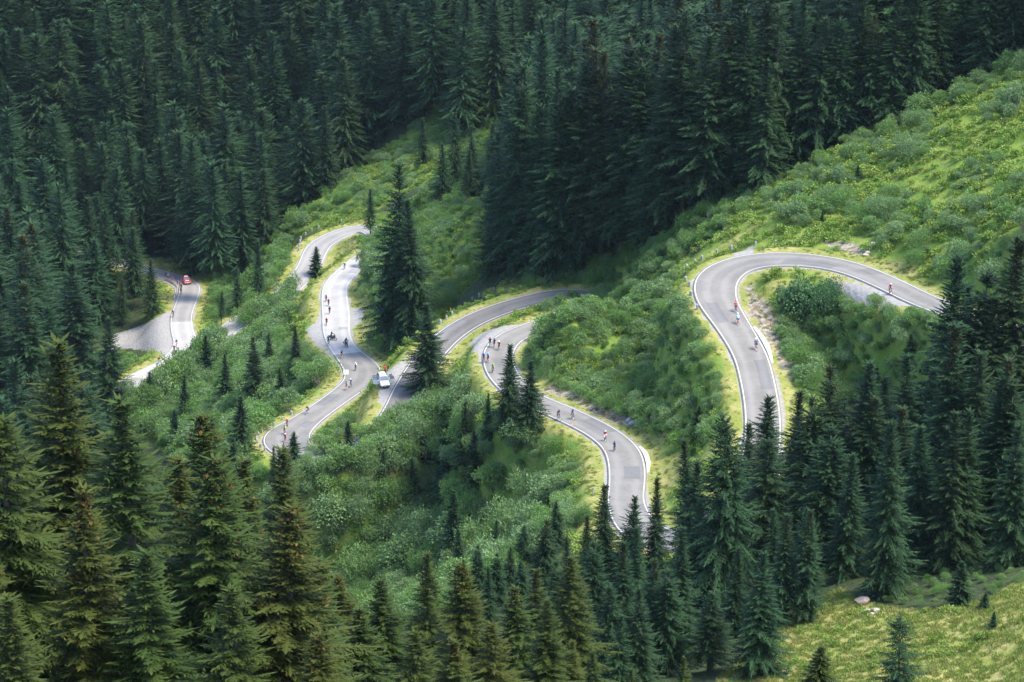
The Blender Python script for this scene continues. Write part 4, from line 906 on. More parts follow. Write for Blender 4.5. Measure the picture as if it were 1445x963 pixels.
def person_kind(kind):
    if kind == 'cyclist':
        J = {'pelvis': (0, -.17, 1.00, .135, .11), 'waist': (0, -.05, 1.14, .12, .10), 'chest': (0, .11, 1.28, .15, .12), 'neck': (0, .24, 1.39, .06), 'head': (0, .33, 1.49, .085), 'crown': (0, .35, 1.57, .085)}
        arm = lambda s: ((s*.17, .14, 1.35, .062), (s*.23, .27, 1.15, .045), (s*.20, .43, .99, .032)); hd, cu = (0, .6, -.35), (0, .2, -1)
        legs = {1: ((.09, -.14, .96, .095), (.11, .17, .66, .065), (.11, -.03, .28, .045), (.11, .10, .20, .035)), -1: ((-.09, -.14, .96, .095), (-.11, .27, .84, .065), (-.11, .09, .50, .045), (-.11, .20, .43, .035))}
    elif kind == 'rider':
        J = {'pelvis': (0, -.25, .90, .15, .13), 'waist': (0, -.20, 1.08, .14, .12), 'chest': (0, -.10, 1.28, .17, .14), 'neck': (0, -.02, 1.43, .07), 'head': (0, .02, 1.55, .09), 'crown': (0, .02, 1.64, .09)}
        arm = lambda s: ((s*.20, -.08, 1.36, .07), (s*.34, .12, 1.18, .055), (s*.33, .36, 1.06, .04)); hd, cu = (0, 1, -.1), (0, .2, -1)
        legs = {s: ((s*.11, -.2, .86, .11), (s*.24, .18, .74, .08), (s*.23, -.08, .36, .06), (s*.23, .08, .29, .045)) for s in (1, -1)}
    else:
        J = {'pelvis': (0, 0, .95, .14, .11), 'waist': (0, 0, 1.08, .13, .10), 'chest': (0, .01, 1.32, .16, .12), 'neck': (0, .01, 1.50, .06), 'head': (0, .03, 1.61, .085), 'crown': (0, .03, 1.69, .085)}
        arm = lambda s: ((s*.19, 0, 1.42, .06), (s*.26, .02, 1.14, .045), (s*.22, .16, .95, .032)); hd, cu = (0, .5, -.8), (0, .8, -.3)
        legs = {s: ((s*.09, 0, .92, .10), (s*.10, .02, .50, .065), (s*.11, -.02, .10, .045), (s*.12, .12, .04, .04)) for s in (1, -1)}
    Bn = [('pelvis', 'waist'), ('waist', 'chest'), ('chest', 'neck'), ('neck', 'head'), ('head', 'crown')]
    for s, q in ((1, 'r'), (-1, 'l')):
        a = arm(s); J['sh'+q], J['el'+q], J['hand'+q] = a; l = legs[s]; J['hip'+q], J['kn'+q], J['an'+q], J['toe'+q] = l
        Bn += [('chest', 'sh'+q), ('sh'+q, 'el'+q), ('el'+q, 'hand'+q), ('pelvis', 'hip'+q), ('hip'+q, 'kn'+q), ('kn'+q, 'an'+q), ('an'+q, 'toe'+q)]
        hand_joints(J, Bn, s, a[2][:3], hd, cu)
    fwd = .085; hx = J['head']; J['nose'] = (0, hx[1]+fwd, hx[2]+.01, .022); Bn.append(('head', 'nose'))
    body, bid = skin_body('body_'+kind, J, Bn, 'pelvis'); body.materials.append(mat_skin)
    up = {('pelvis', 'waist'), ('waist', 'chest'), ('chest', 'neck'), ('chest', 'shr'), ('chest', 'shl'), ('shr', 'elr'), ('shl', 'ell')}
    lo = {('pelvis', 'hipr'), ('pelvis', 'hipl'), ('hipr', 'knr'), ('hipl', 'knl')}; feet = {('anr', 'toer'), ('anl', 'toel')}
    if kind != 'cyclist': lo |= {('knr', 'anr'), ('knl', 'anl')}
    if kind == 'rider': up |= {('elr', 'handr'), ('ell', 'handl')}
    parts = {'jersey': clothing('jersey', body, bid, Bn, up, .012), 'shorts': clothing('shorts', body, bid, Bn, lo | {('pelvis', 'waist')}, .008), 'shoes': clothing('shoes', body, bid, Bn, feet, .010)}
    c = Vector(J['crown'][:3]); hm = MB()
    if kind == 'person':   # short hair
        rs = [[(c.x + .098*math.cos(t)*k, c.y-.012 + .108*math.sin(t)*k, c.z + hz) for t in np.linspace(0, 6.283, 13)[:-1]] for k, hz in ((.98, -.03), (1.0, .02), (.85, .07), (.45, .10))]
    elif kind == 'rider':  # full face helmet
        rs = [[(c.x + .135*math.cos(t)*k, c.y + .155*math.sin(t)*k, c.z + hz) for t in np.linspace(0, 6.283, 13)[:-1]] for k, hz in ((.72, -.19), (.95, -.12), (1, -.02), (.88, .06), (.45, .115))]
    else:                  # ridged cycle helmet
        rs = [[(c.x + .105*math.cos(t)*k, c.y + .02 + .15*math.sin(t)*k, c.z + hz) for t in np.linspace(0, 6.283, 13)[:-1]] for k, hz in ((.96, -.02), (1.02, .02), (.86, .075), (.42, .105))]
    hm.rings(rs); parts['hair' if kind == 'person' else 'helmet'] = hm.mesh('helmet_'+kind, True)
    g = MB(); e = Vector(J['head'][:3])
    for s in (-1, 1): g.box((s*.036, e.y+.082, e.z+.045), (.05, .02, .028))
    g.box((0, e.y+.09, e.z+.05), (.03, .008, .01)); parts['sunglasses'] = g.mesh('sunglasses_'+kind)
    return body, parts
PK = {k: person_kind(k) for k in ('cyclist', 'rider', 'person')}
def person(kind, loc, rz, cols, label, group=None, slope=0):
    body, parts = PK[kind]
    o = link('person', body, None, loc=loc); o.rotation_euler = (slope, 0, rz); tag(o, label, 'person', group)
    for nm, me in parts.items():
        m = cols.get(nm, mat_dark)
        if not me.materials: me.materials.append(mat_dark)
        c = link(nm if nm != 'shorts' or kind == 'cyclist' else 'trousers', me, None, o); objmat(c, m)
    return o
# ------------------------------------------------------------------ bicycles
def bike_parts():
    d = {}; rh, fh, bb, st, hd = (0, -.42, .34), (0, .58, .34), (0, -.02, .28), (0, -.17, .86), (0, .40, .80)
    f = MB()
    for a, b, r in ((bb, st, .017), (bb, (0, .44, .66), .02), (st, hd, .016), (hd, (0, .45, .60), .02)): f.tube([a, b], r)
    for s in (-.055, .055): f.tube([(s, -.42, .34), (s*.4, -.02, .28)], .010); f.tube([(s, -.42, .34), (s*.3, -.16, .80)], .009); f.tube([(s, .58, .34), (s*.8, .46, .60)], .012)
    f.tube([st, (0, -.19, .95)], .014); d['frame'] = f.mesh('bike_frame')
    d['tyre'] = MB().torus((0, 0, 0), .325, .016, n=24, m=6).mesh('tyre', True)
    r = MB().torus((0, 0, 0), .30, .012, n=24, m=5); r.tube([(-.04, 0, 0), (.04, 0, 0)], .022)
    for k in range(12): a = k*math.pi/6; r.tube([(0, 0, 0), (0, .30*math.cos(a), .30*math.sin(a))], .003, 3)
    d['rim'] = r.mesh('rim')
    s = MB(); s.rings([[(w_*math.cos(t), y, .965 + h*math.sin(t)) for t in np.linspace(0, 6.283, 9)[:-1]] for y, w_, h in ((-.30, .06, .022), (-.24, .07, .028), (-.14, .035, .025), (-.02, .018, .018))]); d['saddle'] = s.mesh('saddle', True)
    h = MB(); h.tube([(0, .40, .86), (0, .47, .93)], .015); h.tube([(-.20, .48, .94), (.20, .48, .94)], .013)
    for q in (-.20, .20): h.tube([(q, .48, .94), (q, .56, .93), (q, .57, .86), (q, .50, .81)], .014)
    d['handlebar'] = h.mesh('handlebar')
    c = MB(); c.tube([(-.10, 0-.02, .28), (.10, -.02, .28)], .014); c.tube([(.08, -.02, .28), (.09, .02, .12)], .012); c.tube([(-.08, -.02, .28), (-.09, .08, .42)], .012)
    c.box((.12, .03, .12), (.08, .07, .02)); c.box((-.12, .10, .42), (.08, .07, .02)); c.torus((.05, -.02, .28), .085, .006, n=16, m=4); d['crankset'] = c.mesh('crankset')
    for k, m in d.items(): m.materials.append(mat_black if k != 'rim' else mat_metal)
    return d
BP = bike_parts()
def bicycle(loc, rz, col, label, group, slope):
    o = link('bicycle', None, loc=loc); o.rotation_euler = (slope, 0, rz); tag(o, label, 'bicycle', group)
    f = link('frame', BP['frame'], None, o); objmat(f, col)
    for y in (-.42, .58):
        w_ = link('wheel', BP['rim'], None, o, (0, y, .34)); link('tyre', BP['tyre'], None, w_)
    for nm in ('saddle', 'handlebar', 'crankset'): link(nm, BP[nm], None, o)
def on_road(px, py):
    """place and heading (uphill) on the road surface seen at a place of the photograph"""
    i = near_road_px(px, py); r = ray(px, py)
    for _ in range(4):
        P = r*((RD[i, 2]+.07-CAMZ)/r[2]); i = int(np.argmin((RD[:, 0]-P[0])**2 + (RD[:, 1]-P[1])**2 + 4*(RD[:, 2]-P[2]-CAMZ)**2))
    P = Vector((P[0], P[1], RD[i, 2]+.072)); t = -TAN[i]; return P, math.atan2(-t[0], t[1]), math.atan(GRADE)
B_, W_, R_, N_ = mat_dark, mat_whitef, mat_red, mat_navy
mat_red2 = M('dark_red_fabric', (.36, .025, .035), .7); R_ = mat_red2
CYC = [  # x, y, jersey, shorts, helmet, frame, words
 (234.6,393,B_,B_,B_,mat_steelgrey,'in black at the tail of the group behind the red car'),(237.5,395.5,mat_lblue,B_,W_,mat_steelgrey,'in pale blue beside the black tail rider near the red car'),
 (243.5,400,mat_pink,B_,mat_pink,mat_steelgrey,'in dark crimson in the middle of the group near the red car'),(250.5,404,mat_blue,B_,B_,mat_steelgrey,'in bright blue beside the red car'),
 (254,406.5,R_,B_,R_,mat_steelgrey,'in red beside the bonnet of the red car'),(256.3,409.5,N_,B_,N_,mat_steelgrey,'in navy just ahead of the red car'),(255.6,415,mat_purple,B_,B_,R_,'in dark purple leading the group by the red car'),
 (244.5,447.5,N_,B_,B_,mat_steelgrey,'alone in navy beside the gravel lay-by of the far road'),(249.4,489,B_,W_,B_,R_,'in black jersey with white shorts on the far road bend'),(246,497,mat_purple,B_,mat_pink,mat_steelgrey,'in purple following the white shorts rider'),
 (224,513.5,B_,B_,mat_orange,mat_steelgrey,'in black at the inner edge of the far road below the lay-by'),
 (486.3,380.5,B_,B_,W_,mat_steelgrey,'in black with white helmet at the top of the bleached road'),(460.5,426,mat_grey,B_,mat_grey,mat_steelgrey,'in grey at the back of the bleached road group'),(463.8,432.5,R_,B_,R_,mat_steelgrey,'in red at the back of the bleached road group'),
 (465.2,443.5,B_,B_,B_,R_,'in black on a red bicycle on the bleached road'),(461,459.5,R_,B_,R_,R_,'alone in red before the motorcycles'),(463.6,487.5,mat_grey,B_,B_,mat_teal,'in grey on a teal bicycle beside the turning motorcycle'),
 (482.4,506,N_,B_,B_,mat_orange,'in navy just past the end of the bleached surface'),(501.8,523.5,W_,B_,W_,mat_steelgrey,'in black and white in the middle of the bend'),(489,550.5,mat_grey,B_,B_,mat_orange,'in grey beside the white board'),(495.4,546.5,mat_blue,B_,W_,mat_steelgrey,'in bright blue beside the white board'),
 (434,585,B_,B_,B_,mat_blue,'alone in black on the straight above the lower hairpin'),(405.3,603.5,R_,B_,R_,mat_steelgrey,'in red by the guard stones of the lower hairpin'),(401.8,613,mat_yellow,B_,B_,mat_steelgrey,'in lime yellow at the lower hairpin'),(402.6,624.5,mat_pink,B_,W_,R_,'in magenta leading at the lower hairpin'),
 (691.6,489.3,mat_purple,B_,N_,mat_teal,'in purple on a teal bicycle by the pale lay-by'),(697.6,490.6,N_,B_,N_,R_,'in navy in the middle of the three abreast'),(704.3,494.5,R_,B_,W_,mat_steelgrey,'in red and black at the outside of the three abreast'),
 (682.6,511.3,mat_blue,B_,mat_blue,mat_steelgrey,'in bright blue nearest the edge line of the inner bend'),(688.8,511.4,mat_lblue,B_,mat_lblue,R_,'in light blue beside the bright blue rider'),(695.4,526.8,mat_green,B_,mat_green,mat_steelgrey,'in green and black leading round the inner bend'),
 (788.2,592.8,B_,B_,B_,mat_blue,'in black on a blue bicycle near the spruce pair'),(808,591.6,mat_blue,B_,B_,mat_steelgrey,'in blue below the stony bank'),(854,622.6,R_,W_,W_,mat_steelgrey,'in red with white helmet on the lower bend'),(867,637.6,mat_blue,B_,B_,N_,'in bright blue in the middle of the lower bend'),(857,699,B_,B_,N_,mat_steelgrey,'half hidden behind a spruce tip at the lower bend'),
 (1256,415.5,mat_pink,B_,W_,R_,'alone in magenta on the upper arm of the big hairpin'),(1038.2,440,R_,B_,R_,mat_steelgrey,'in red leaving the big hairpin'),(1041,456.5,mat_lblue,N_,W_,mat_orange,'in pale blue right behind the red rider of the big hairpin'),(1066.7,493.5,N_,B_,W_,mat_orange,'in navy on an orange bicycle by the white wall'),(1083,574,R_,B_,R_,mat_steelgrey,'in red half hidden behind a spruce tip on the long straight')]
for x, y, j, sh, he, fr, words in CYC:
    P, rz_, sl = on_road(x, y); rz_ += random.uniform(-.12, .12)
    bicycle(P, rz_, fr, 'bicycle of cyclist ' + words, 'racing bicycles', sl)
    person('cyclist', P, rz_, {'jersey': j, 'shorts': sh, 'helmet': he, 'shoes': W_ if random.random() < .5 else B_, 'sunglasses': mat_black}, 'cyclist ' + words, 'cyclists climbing the road', sl)
# ------------------------------------------------------------------ motorcycles
def motorcycle(px, py, turn, label, rl):
    P, rz_, sl = on_road(px, py); rz_ += turn; o = link('motorcycle', None, loc=P); o.rotation_euler = (sl, 0, rz_); tag(o, label, 'motorcycle')
    for y in (-.72, .72):
        w_ = MB().torus((0, 0, 0), .25, .03, n=20, m=6).build('wheel', mat_metal, o, loc=(0, y, .33)); MB().torus((0, 0, 0), .285, .058, n=20, m=8).build('tyre', mat_black, w_, smooth_sh=True)
    b = MB(); b.rings([[(w_*math.cos(t), y, z_ + h*math.sin(t)) for t in np.linspace(0, 6.283, 11)[:-1]] for y, w_, h, z_ in ((-.95, .08, .06, .88), (-.6, .15, .14, .78), (-.2, .17, .22, .66), (.15, .20, .28, .66), (.45, .17, .26, .76), (.62, .10, .14, .86))]); b.build('body', mat_steelgrey, o, smooth_sh=True)
    e = MB(); e.box((0, 0, .38), (.34, .5, .34), taper=.85); e.tube([(.16, .2, .3), (.2, -.3, .3), (.22, -.85, .42)], .05, 8); e.build('engine', mat_metal, o)
    f = MB()
    for s in (-.1, .1): f.tube([(s, .72, .33), (s, .45, 1.0)], .03)
    f.box((0, .74, .64), (.13, .42, .03)); f.build('fork', mat_metal, o)
    fr = MB(); fr.rings([[(x_*k, y, z_) for x_, z_ in ((-.16, .72), (.16, .72), (.22, .9), (.17, 1.06), (-.17, 1.06), (-.22, .9))] for y, k in ((.5, 1.0), (.7, .8), (.82, .45))]); fr.build('fairing', mat_dark, o)
    MB().box((0, .83, .88), (.18, .05, .12)).build('headlight', mat_lamp, o)
    ws = MB(); ws.rings([[(-.16, .66, 1.05), (.16, .66, 1.05), (.16, .68, 1.05), (-.16, .68, 1.05)], [(-.13, .48, 1.33), (.13, .48, 1.33), (.13, .50, 1.33), (-.13, .50, 1.33)]]); ws.build('windscreen', mat_glass, o)
    h = MB(); h.tube([(-.36, .34, 1.06), (-.15, .46, 1.06), (.15, .46, 1.06), (.36, .34, 1.06)], .018); h.build('handlebar', mat_black, o)
    st = MB(); st.box((0, -.35, .86), (.28, .75, .10), taper=.8); st.build('seat', mat_black, o)
    for s in (-1, 1): MB().box((s*.33, -.72, .66), (.22, .42, .34), taper=.9).build('pannier', mat_steelgrey, o)
    person('rider', P, rz_, {'jersey': B_, 'shorts': B_, 'helmet': mat_black, 'shoes': mat_black, 'sunglasses': mat_black}, rl, slope=sl)
motorcycle(469.5, 480.5, .85, 'dark motorcycle turned sideways among the cyclists on the bleached road', 'motorcyclist in black on the sideways motorcycle')
motorcycle(489, 489.3, .05, 'dark motorcycle facing forward near the edge line of the bleached road', 'motorcyclist in black riding near the edge line')
# ------------------------------------------------------------------ cars (front towards +Y)
def car(loc, rz_, paint, label, open_doors, sticker=None):
    o = link('car', None, loc=loc); o.rotation_euler = (0, 0, rz_); tag(o, label, 'car')
    b = MB(); st = [(-2.20, .74, .42, .62, .86), (-2.05, .84, .28, .64, .96), (-1.45, .88, .24, .66, .98), (-.2, .89, .22, .66, .96), (.85, .88, .22, .66, .95), (1.05, .87, .22, .66, .92), (1.75, .84, .24, .62, .82), (2.08, .76, .30, .56, .72), (2.20, .66, .36, .52, .62)]
    b.rings([[(-w_*.9, y, zb), (w_*.9, y, zb), (w_, y, zb+.16), (w_, y, zm), (w_*.90, y, zt), (0, y, zt+.025), (-w_*.90, y, zt), (-w_, y, zm), (-w_, y, zb+.16)] for y, w_, zb, zm, zt in st]); b.build('body', paint, o)
    roof = [(-.56, -1.85), (.56, -1.85), (.60, .10), (-.60, .10)]; base = [(-.78, -2.08), (.78, -2.08), (.79, .98), (-.79, .98)]; zr, zb = 1.43, .955
    r = MB(); r.rings([[(x*1.04, y, zr-.03) for x, y in roof], [(x*1.02, y, zr+.01) for x, y in roof], [(x*.85, y*.93-.05, zr+.045) for x, y in roof]]); rf = r.build('roof', paint, o)
    for s in (-1, 1): MB().tube([(s*.56, -1.6, zr+.05), (s*.56, -.1, zr+.06)], .018).build('roof_rail', mat_black, rf)
    def pane(nm, a, c, d, e, mat=mat_glass):
        n_ = (Vector(c)-Vector(a)).cross(Vector(e)-Vector(a)).normalized()*.012; q = [Vector(k) for k in (a, c, d, e)]
        ctr = sum(q, Vector())/4; q = [ctr + (k-ctr)*.97 for k in q]
        return MB().rings([[k-n_ for k in q], [k+n_ for k in q]]).build(nm, mat, o)
    pt = lambda k: (*base[k], zb); tp_ = lambda k: (*roof[k], zr-.02)
    pane('windscreen', pt(3), pt(2), tp_(2), tp_(3)); pane('rear_window', pt(1), pt(0), tp_(0), tp_(1))
    lerp = lambda a, b_, t: tuple(a[i]*(1-t)+b_[i]*t for i in range(3))
    for a, b_ in ((1, 2), (3, 0)):
        ts = ((0, .30), (.31, .62), (.63, 1.0)) if a == 1 else ((0, .37), (.38, .69), (.70, 1.0))
        for t0, t1 in ts: pane('side_window', lerp(pt(a), pt(b_), t0), lerp(pt(a), pt(b_), t1), lerp(tp_(a), tp_(b_), t1), lerp(tp_(a), tp_(b_), t0))
        for t in ((0, .305, .625, 1.0) if a == 1 else (0, .375, .695, 1.0)): MB().tube([lerp(pt(a), pt(b_), t), lerp(tp_(a), tp_(b_), t)], .03, 5).build('pillar', paint, o)
    for s in (-1, 1):
        for y in (-1.35, 1.35):
            w_ = MB().tube([(-.08, 0, 0), (.08, 0, 0)], .21, 16).build('wheel', mat_metal, o, loc=(s*.80, y, .32)); MB().torus((0, 0, 0), .245, .085, n=20, m=8).build('tyre', mat_black, w_, smooth_sh=True)
        hl = MB(); hl.rings([[(s*.46, 2.02, .60), (s*.72, 1.90, .60), (s*.74, 1.86, .74), (s*.48, 2.0, .72)], [(s*.46, 2.17, .60), (s*.74, 2.06, .61), (s*.75, 1.98, .73), (s*.48, 2.13, .70)]]); hl.build('headlight', mat_lamp if not sticker else sticker, o)
        MB().box((s*.72, -2.14, .78), (.16, .08, .22)).build('tail_light', mat_red, o)
        MB().box((s*.97, .78, 1.0), (.18, .10, .13), taper=.8).build('mirror', paint, o)
    MB().box((0, 2.18, .60), (.72, .06, .12)).build('grille', mat_black, o); MB().box((0, 2.19, .40), (1.1, .07, .12)).build('air_intake', mat_black, o); MB().box((0, 2.235, .49), (.50, .02, .10)).build('number_plate', mat_white, o)
    if open_doors:
        for s in (-1, 1):
            for hy, ln in ((.82, 1.05), (-.28, .95)):
                an = s*1.15; dr = MB().box((0, -ln/2, .60), (.07, ln, .66)).build('door', paint, o, loc=(s*.90, hy, 0)); dr.rotation_euler = (0, 0, an)
                fr = MB()
                for a, c in (((0, -.04, .93), (-s*.17, -.30, 1.36)), ((-s*.17, -.30, 1.36), (-s*.17, -ln+.08, 1.36)), ((-s*.17, -ln+.08, 1.36), (0, -ln+.03, .93))): fr.tube([a, c], .025, 5)
                fr.build('window_frame', mat_black, dr); MB().box((-s*.045, -ln/2, .58), (.03, ln*.86, .5)).build('door_lining', mat_inter, dr)
                MB().rings([[(-.006, -.06, .93), (-.006, -ln+.05, .93), (-s*.17-.006, -ln+.1, 1.35), (-s*.17-.006, -.30, 1.35)], [(.006, -.06, .93), (.006, -ln+.05, .93), (-s*.17+.006, -ln+.1, 1.35), (-s*.17+.006, -.30, 1.35)]]).build('door_window', mat_glass, dr)
            MB().box((s*.892, .05, .60), (.03, 1.9, .62)).build('door_opening', mat_inter, o)
    if sticker:
        MB().box((0, 1.5, .905), (.9, .5, .02)).build('bonnet_panel', mat_whitef, o); MB().box((0, -1.0, 1.49), (.9, .8, .02)).build('roof_panel', mat_whitef, o)
        MB().box((0, 2.2, .53), (1.25, .03, .06)).build('bumper_strip', mat_whitef, o)
    return o
Pc = hit(541, 543); car(Pc + Vector((0, 0, .02)), math.pi + .22, mat_silver, 'silver estate car parked with all four doors open beside the dark road', True)
P, rz_, sl = on_road(263.5, 399.5); rc = car(P, rz_ - .15, mat_redcar, 'red race support car with yellow lamps following the cyclists', False, mat_yell); rc.rotation_euler = (sl, 0, rz_-.15)
Pp = hit(543, 528.5); person('person', Pp, math.pi + .4, {'jersey': mat_red, 'shorts': B_, 'hair': mat_black, 'shoes': B_, 'sunglasses': mat_black}, 'person in red top and dark trousers standing behind the silver car')
# ------------------------------------------------------------------ guard stones, walls, rails, posts
ORD = 'first second third fourth fifth sixth seventh eighth ninth tenth eleventh twelfth thirteenth'.split()
def gstone(seed):
    g = random.Random(seed); m = MB(); w_ = g.uniform(.30, .40)
    m.rings([[(w_/2*k*sx + g.uniform(-.02, .02), w_/2.4*k*sy + g.uniform(-.02, .02), h) for sx, sy in ((-1, -1), (.1, -1.1), (1, -1), (1.05, .1), (1, 1), (-.1, 1.1), (-1, 1), (-1.05, 0))] for h, k in ((-.3, 1.08), (.25, 1.0), (.62, .92), (.74, .62))]); return m.mesh('guard_stone')
GS = [gstone(k) for k in range(4)]
for m in GS: m.materials.append(mat_stone)
for pts, words in (([(421.9,355),(422.4,349),(423.6,343.6),(424.8,338.7),(431,332.8),(440,328),(449.7,323),(463.5,318.6),(481.6,315)], 'on the upper loop verge, counted from its lower arm'),
 ([(622,459),(630.4,452),(638,445.4),(646.8,438.6),(656,432),(666.4,425.3),(676.3,420),(697,413)], 'above the dark middle road, counted from the spruce'),
 ([(411,586.7),(398.6,593.6),(386,601),(378,607),(370,611.6),(365,616),(362,621),(362.4,626.5),(368,632),(377,636.5)], 'round the lower hairpin, counted from the straight'),
 ([(1094.5,346),(1066,347.6),(1032,353),(1011.4,359),(990.5,367),(980,373),(969,381.5),(965,389),(967.6,397),(973,405.7),(984,419.7),(994,436)], 'round the big hairpin, counted from its upper arm')):
    for k, (x, y) in enumerate(pts):
        Ps = hit(x, y)
        for _ in range(8):
            gp_ = float(road_gap(Ps.x, Ps.y)[0])
            if gp_ > .55: break
            i_ = int(np.argmin((RD[:, 0]-Ps.x)**2 + (RD[:, 1]-Ps.y)**2)); dv = Vector((Ps.x-RD[i_, 0], Ps.y-RD[i_, 1], 0)).normalized()*(.65-gp_); Ps = Ps + dv; Ps.z = float(hgt(Ps.x, Ps.y)[0])
        o = link('guard_stone', GS[k % 4], None, loc=Ps); o.rotation_euler = (random.uniform(-.06, .06), random.uniform(-.06, .06), random.uniform(0, 3)); s = random.uniform(.9, 1.15); o.scale = (s, s, s*1.05)
        tag(o, ORD[k] + ' grey guard stone ' + words, 'guard stone', 'guard stones ' + words.split(',')[0])
def parapet(x0, y0, x1, y1, side, label, wd=.6, h=.26):
    i0, i1 = sorted((near_road_px(x0, y0), near_road_px(x1, y1))); rings = []
    for i in range(i0, i1+1):
        t = min(1, (i-i0+.5)/4, (i1-i+.5)/4); a = RD[i] + NOR[i]*side*(HW[i]+.2); b = RD[i] + NOR[i]*side*(HW[i]+.2+wd*(.35+.65*t)); zt = RD[i, 2] + h*t
        rings.append([(a[0], a[1], a[2]-.4), (a[0], a[1], zt), (b[0], b[1], zt+.15), (b[0], b[1], b[2]-.4)])
    o = MB().rings(rings).build('retaining_wall', mat_concrete, None); tag(o, label, 'wall'); return o
def side_of(px, py):
    P, _, _ = on_road(px, py); i = int(np.argmin((RD[:, 0]-P.x)**2 + (RD[:, 1]-P.y)**2)); return 1 if (P.x-RD[i, 0])*NOR[i, 0] + (P.y-RD[i, 1])*NOR[i, 1] > 0 else -1
parapet(1038, 462, 1062, 515, side_of(1085, 480), 'low white concrete wall along the inner side of the long straight')
parapet(880, 628, 888, 668, side_of(912, 650), 'low white concrete wall on the outside of the lower bend')
gr = link('guardrail', None, loc=hit(243, 405)); tag(gr, 'pale guardrail on timber posts at the inner bend beside the cyclists', 'guardrail')
i0, i1 = sorted((near_road_px(245, 394), near_road_px(264, 420))); sd_ = side_of(243, 403)
def rel(i, off, dz): p = RD[i] + NOR[i]*sd_*(HW[i]+off); return Vector((p[0], p[1], p[2]+dz)) - gr.location
for hz in (.45, .85): MB().tube([rel(i, .45, hz) for i in range(i0, i1+1)], .085, 6).build('rail', mat_wood, gr)
for i in range(i0, i1+1, 3): MB().tube([rel(i, .52, -.6), rel(i, .52, 1.0)], .09, 6).build('post', mat_wood, gr)
MB().rings([[rel(i, .6, -1.6), rel(i, .6, -.02), rel(i, 1.0, -.02), rel(i, 1.1, -1.6)] for i in range(i0, i1+1)]).build('stone_footing', mat_concrete, gr)
sb = link('sign_board', None, loc=hit(488.5, 533)); tag(sb, 'blank white board on two posts at the inside of the bend', 'sign')
for x in (-.28, .28): MB().tube([(x, .04, -.3), (x, .04, 1.3)], .03).build('post', mat_metal, sb)
MB().box((0, 0, .95), (1.0, .04, .9)).build('panel', mat_white, sb)
for x, y, lb in ((807.3, 605.5, 'red marker pole at the inner edge above the lower bend'), (853, 643, 'red marker pole at the inner edge of the lower bend')):
    o = link('marker_pole', None, loc=hit(x, y)); tag(o, lb, 'pole'); MB().tube([(0, 0, -.3), (0, 0, .5)], .045, 7).build('pole', mat_orange, o); MB().tube([(0, 0, .5), (0, 0, .7)], .047, 7).build('reflector_band', mat_white, o); MB().tube([(0, 0, .7), (0, 0, 1.1)], .045, 7).build('pole_tip', mat_orange, o)
o = link('wayside_post', None, loc=hit(836.5, 702)); tag(o, 'grey wayside post at the grassy edge below the lower bend', 'post'); MB().tube([(0, 0, -.3), (0, 0, 1.3)], .07, 8).build('shaft', mat_stone, o); MB().box((0, -.02, 1.15), (.3, .06, .4)).build('plate', mat_grey, o)
# ------------------------------------------------------------------ rocks and dead wood
def rock(px, py, size, mat, label, seed, flatt=.7, group=None):
    bm = bmesh.new(); bmesh.ops.create_icosphere(bm, subdivisions=3, radius=1); g = np.random.default_rng(seed); ph = g.uniform(0, 6, 6)
    pl = [(Vector(g.normal(0, 1, 3)).normalized(), g.uniform(.62, .85)) for _ in range(9)]
    for v in bm.verts:
        for n_, d in pl:
            t = v.co.dot(n_)
            if t > d: v.co -= n_*(t-d)
        v.co *= 1 + .04*math.sin(v.co.x*6+ph[0])*math.cos(v.co.y*7+ph[1])
    me = bpy.data.meshes.new('rock'); bm.to_mesh(me); bm.free()
    P = hit(px, py); o = link('boulder' if size > .8 else 'rock', me, mat, loc=P + Vector((0, 0, size*.25))); o.scale = (size*1.25, size*.85, size*flatt); o.rotation_euler = (0, 0, g.uniform(0, 3)*.15); tag(o, label, 'rock', group); return o
rock(1217, 852, .8, mat_boulder, 'pinkish boulder lying under the large spruce at the meadow top', 3, .62)
rock(1224, 863, .40, mat_rock, 'flat pale stone just below the pink boulder', 4, .4); rock(1236, 864, .34, mat_rock, 'pale upright stone beside the flat one', 5, .8); rock(1231, 868, .26, mat_rock, 'smallest pale stone below the boulder', 6, .6)
for k, (x, y) in enumerate([(1231,346),(1229,350),(1227,354),(1225,358),(1222,362)]): rock(x, y, .42, mat_rock, ORD[k] + ' stone from the top of the short stone row above the big hairpin', 20+k, .7, 'stones of the short row')
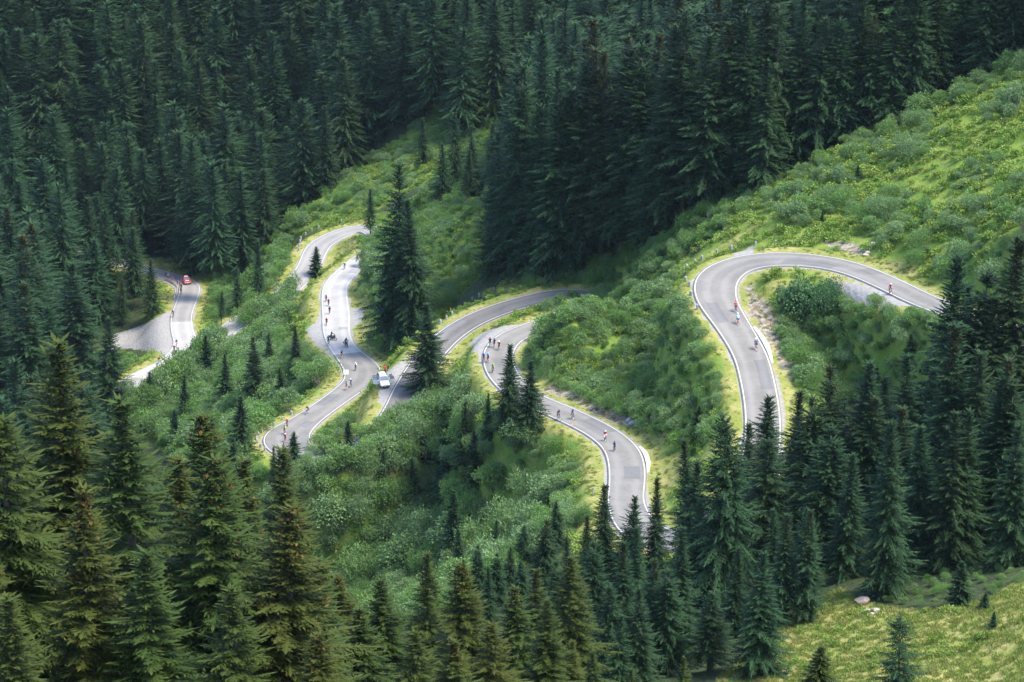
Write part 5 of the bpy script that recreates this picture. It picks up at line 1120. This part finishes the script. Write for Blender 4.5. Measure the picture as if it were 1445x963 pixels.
for k, (x, y) in enumerate([(893,600),(890,596)]): rock(x, y, .6, mat_rock, ('lower', 'upper')[k] + ' pale outcrop stone on the bank above the lower bend', 30+k, .9)
ent = []     # scree on the banks
stone_o = rock(840, 584, .25, mat_scree, 'loose pale stone on the scree bank above the road', 40)
for poly in ROCKY:
    pa = np.array(poly)
    for _ in range(150):
        x, y = random.uniform(pa[:, 0].min(), pa[:, 0].max()), random.uniform(pa[:, 1].min(), pa[:, 1].max())
        if not inpoly([(x, y)], poly)[0]: continue
        P = hit(x, y)
        if road_gap(P.x, P.y)[0] < .9: continue
        s = random.uniform(.05, .14); ent.append((P.x, P.y, P.z, random.uniform(0, 3), 0, random.uniform(0, 6), s, s*.8, s*.7, 0))
scatter('scree', ent, [stone_o], 'loose stones scattered over the road banks', 'scree')
dl = link('fallen_tree', None, loc=hit(1106, 246)); tag(dl, 'bleached fallen tree at the foot of the crest spruces', 'dead tree')
MB().tube([(1.2, 0, .2), (-.4, .3, 1.4), (-1.6, .6, 3.2)], [.16, .12, .05], 7).build('trunk', mat_deadwood, dl)
for k in range(7): t = .25+.1*k; MB().tube([(1.2-2.8*t, .6*t, .2+3*t), (1.2-2.8*t+random.uniform(-.8, .8), .6*t-.4, .2+3*t+random.uniform(.2, .9))], [.04, .012], 4).build('branch', mat_deadwood, dl)
# ------------------------------------------------------------------ air
hz_me = MB().box((0, 800, 190), (2720, 2300, 620)).mesh('haze'); lo = float(GZ.min())
for v in hz_me.vertices: v.co.z = lo - 1.0 if v.co.z < 190 else max(float(GZ.max()) + 40, CAMZ + 5)
hm = bpy.data.materials.new('thin_blue_air'); hm.use_nodes = True; nt = hm.node_tree
for n_ in list(nt.nodes): nt.nodes.remove(n_)
pv = nt.nodes.new('ShaderNodeVolumePrincipled'); ou = nt.nodes.new('ShaderNodeOutputMaterial'); nt.links.new(pv.outputs[0], ou.inputs['Volume'])
pv.inputs['Color'].default_value = (.62, .80, 1.0, 1); pv.inputs['Density'].default_value = .000018; pv.inputs['Anisotropy'].default_value = .2
hz = link('haze', hz_me, hm, kind='stuff'); tag(hz, 'thin bluish mountain air between camera and far forest', 'haze')
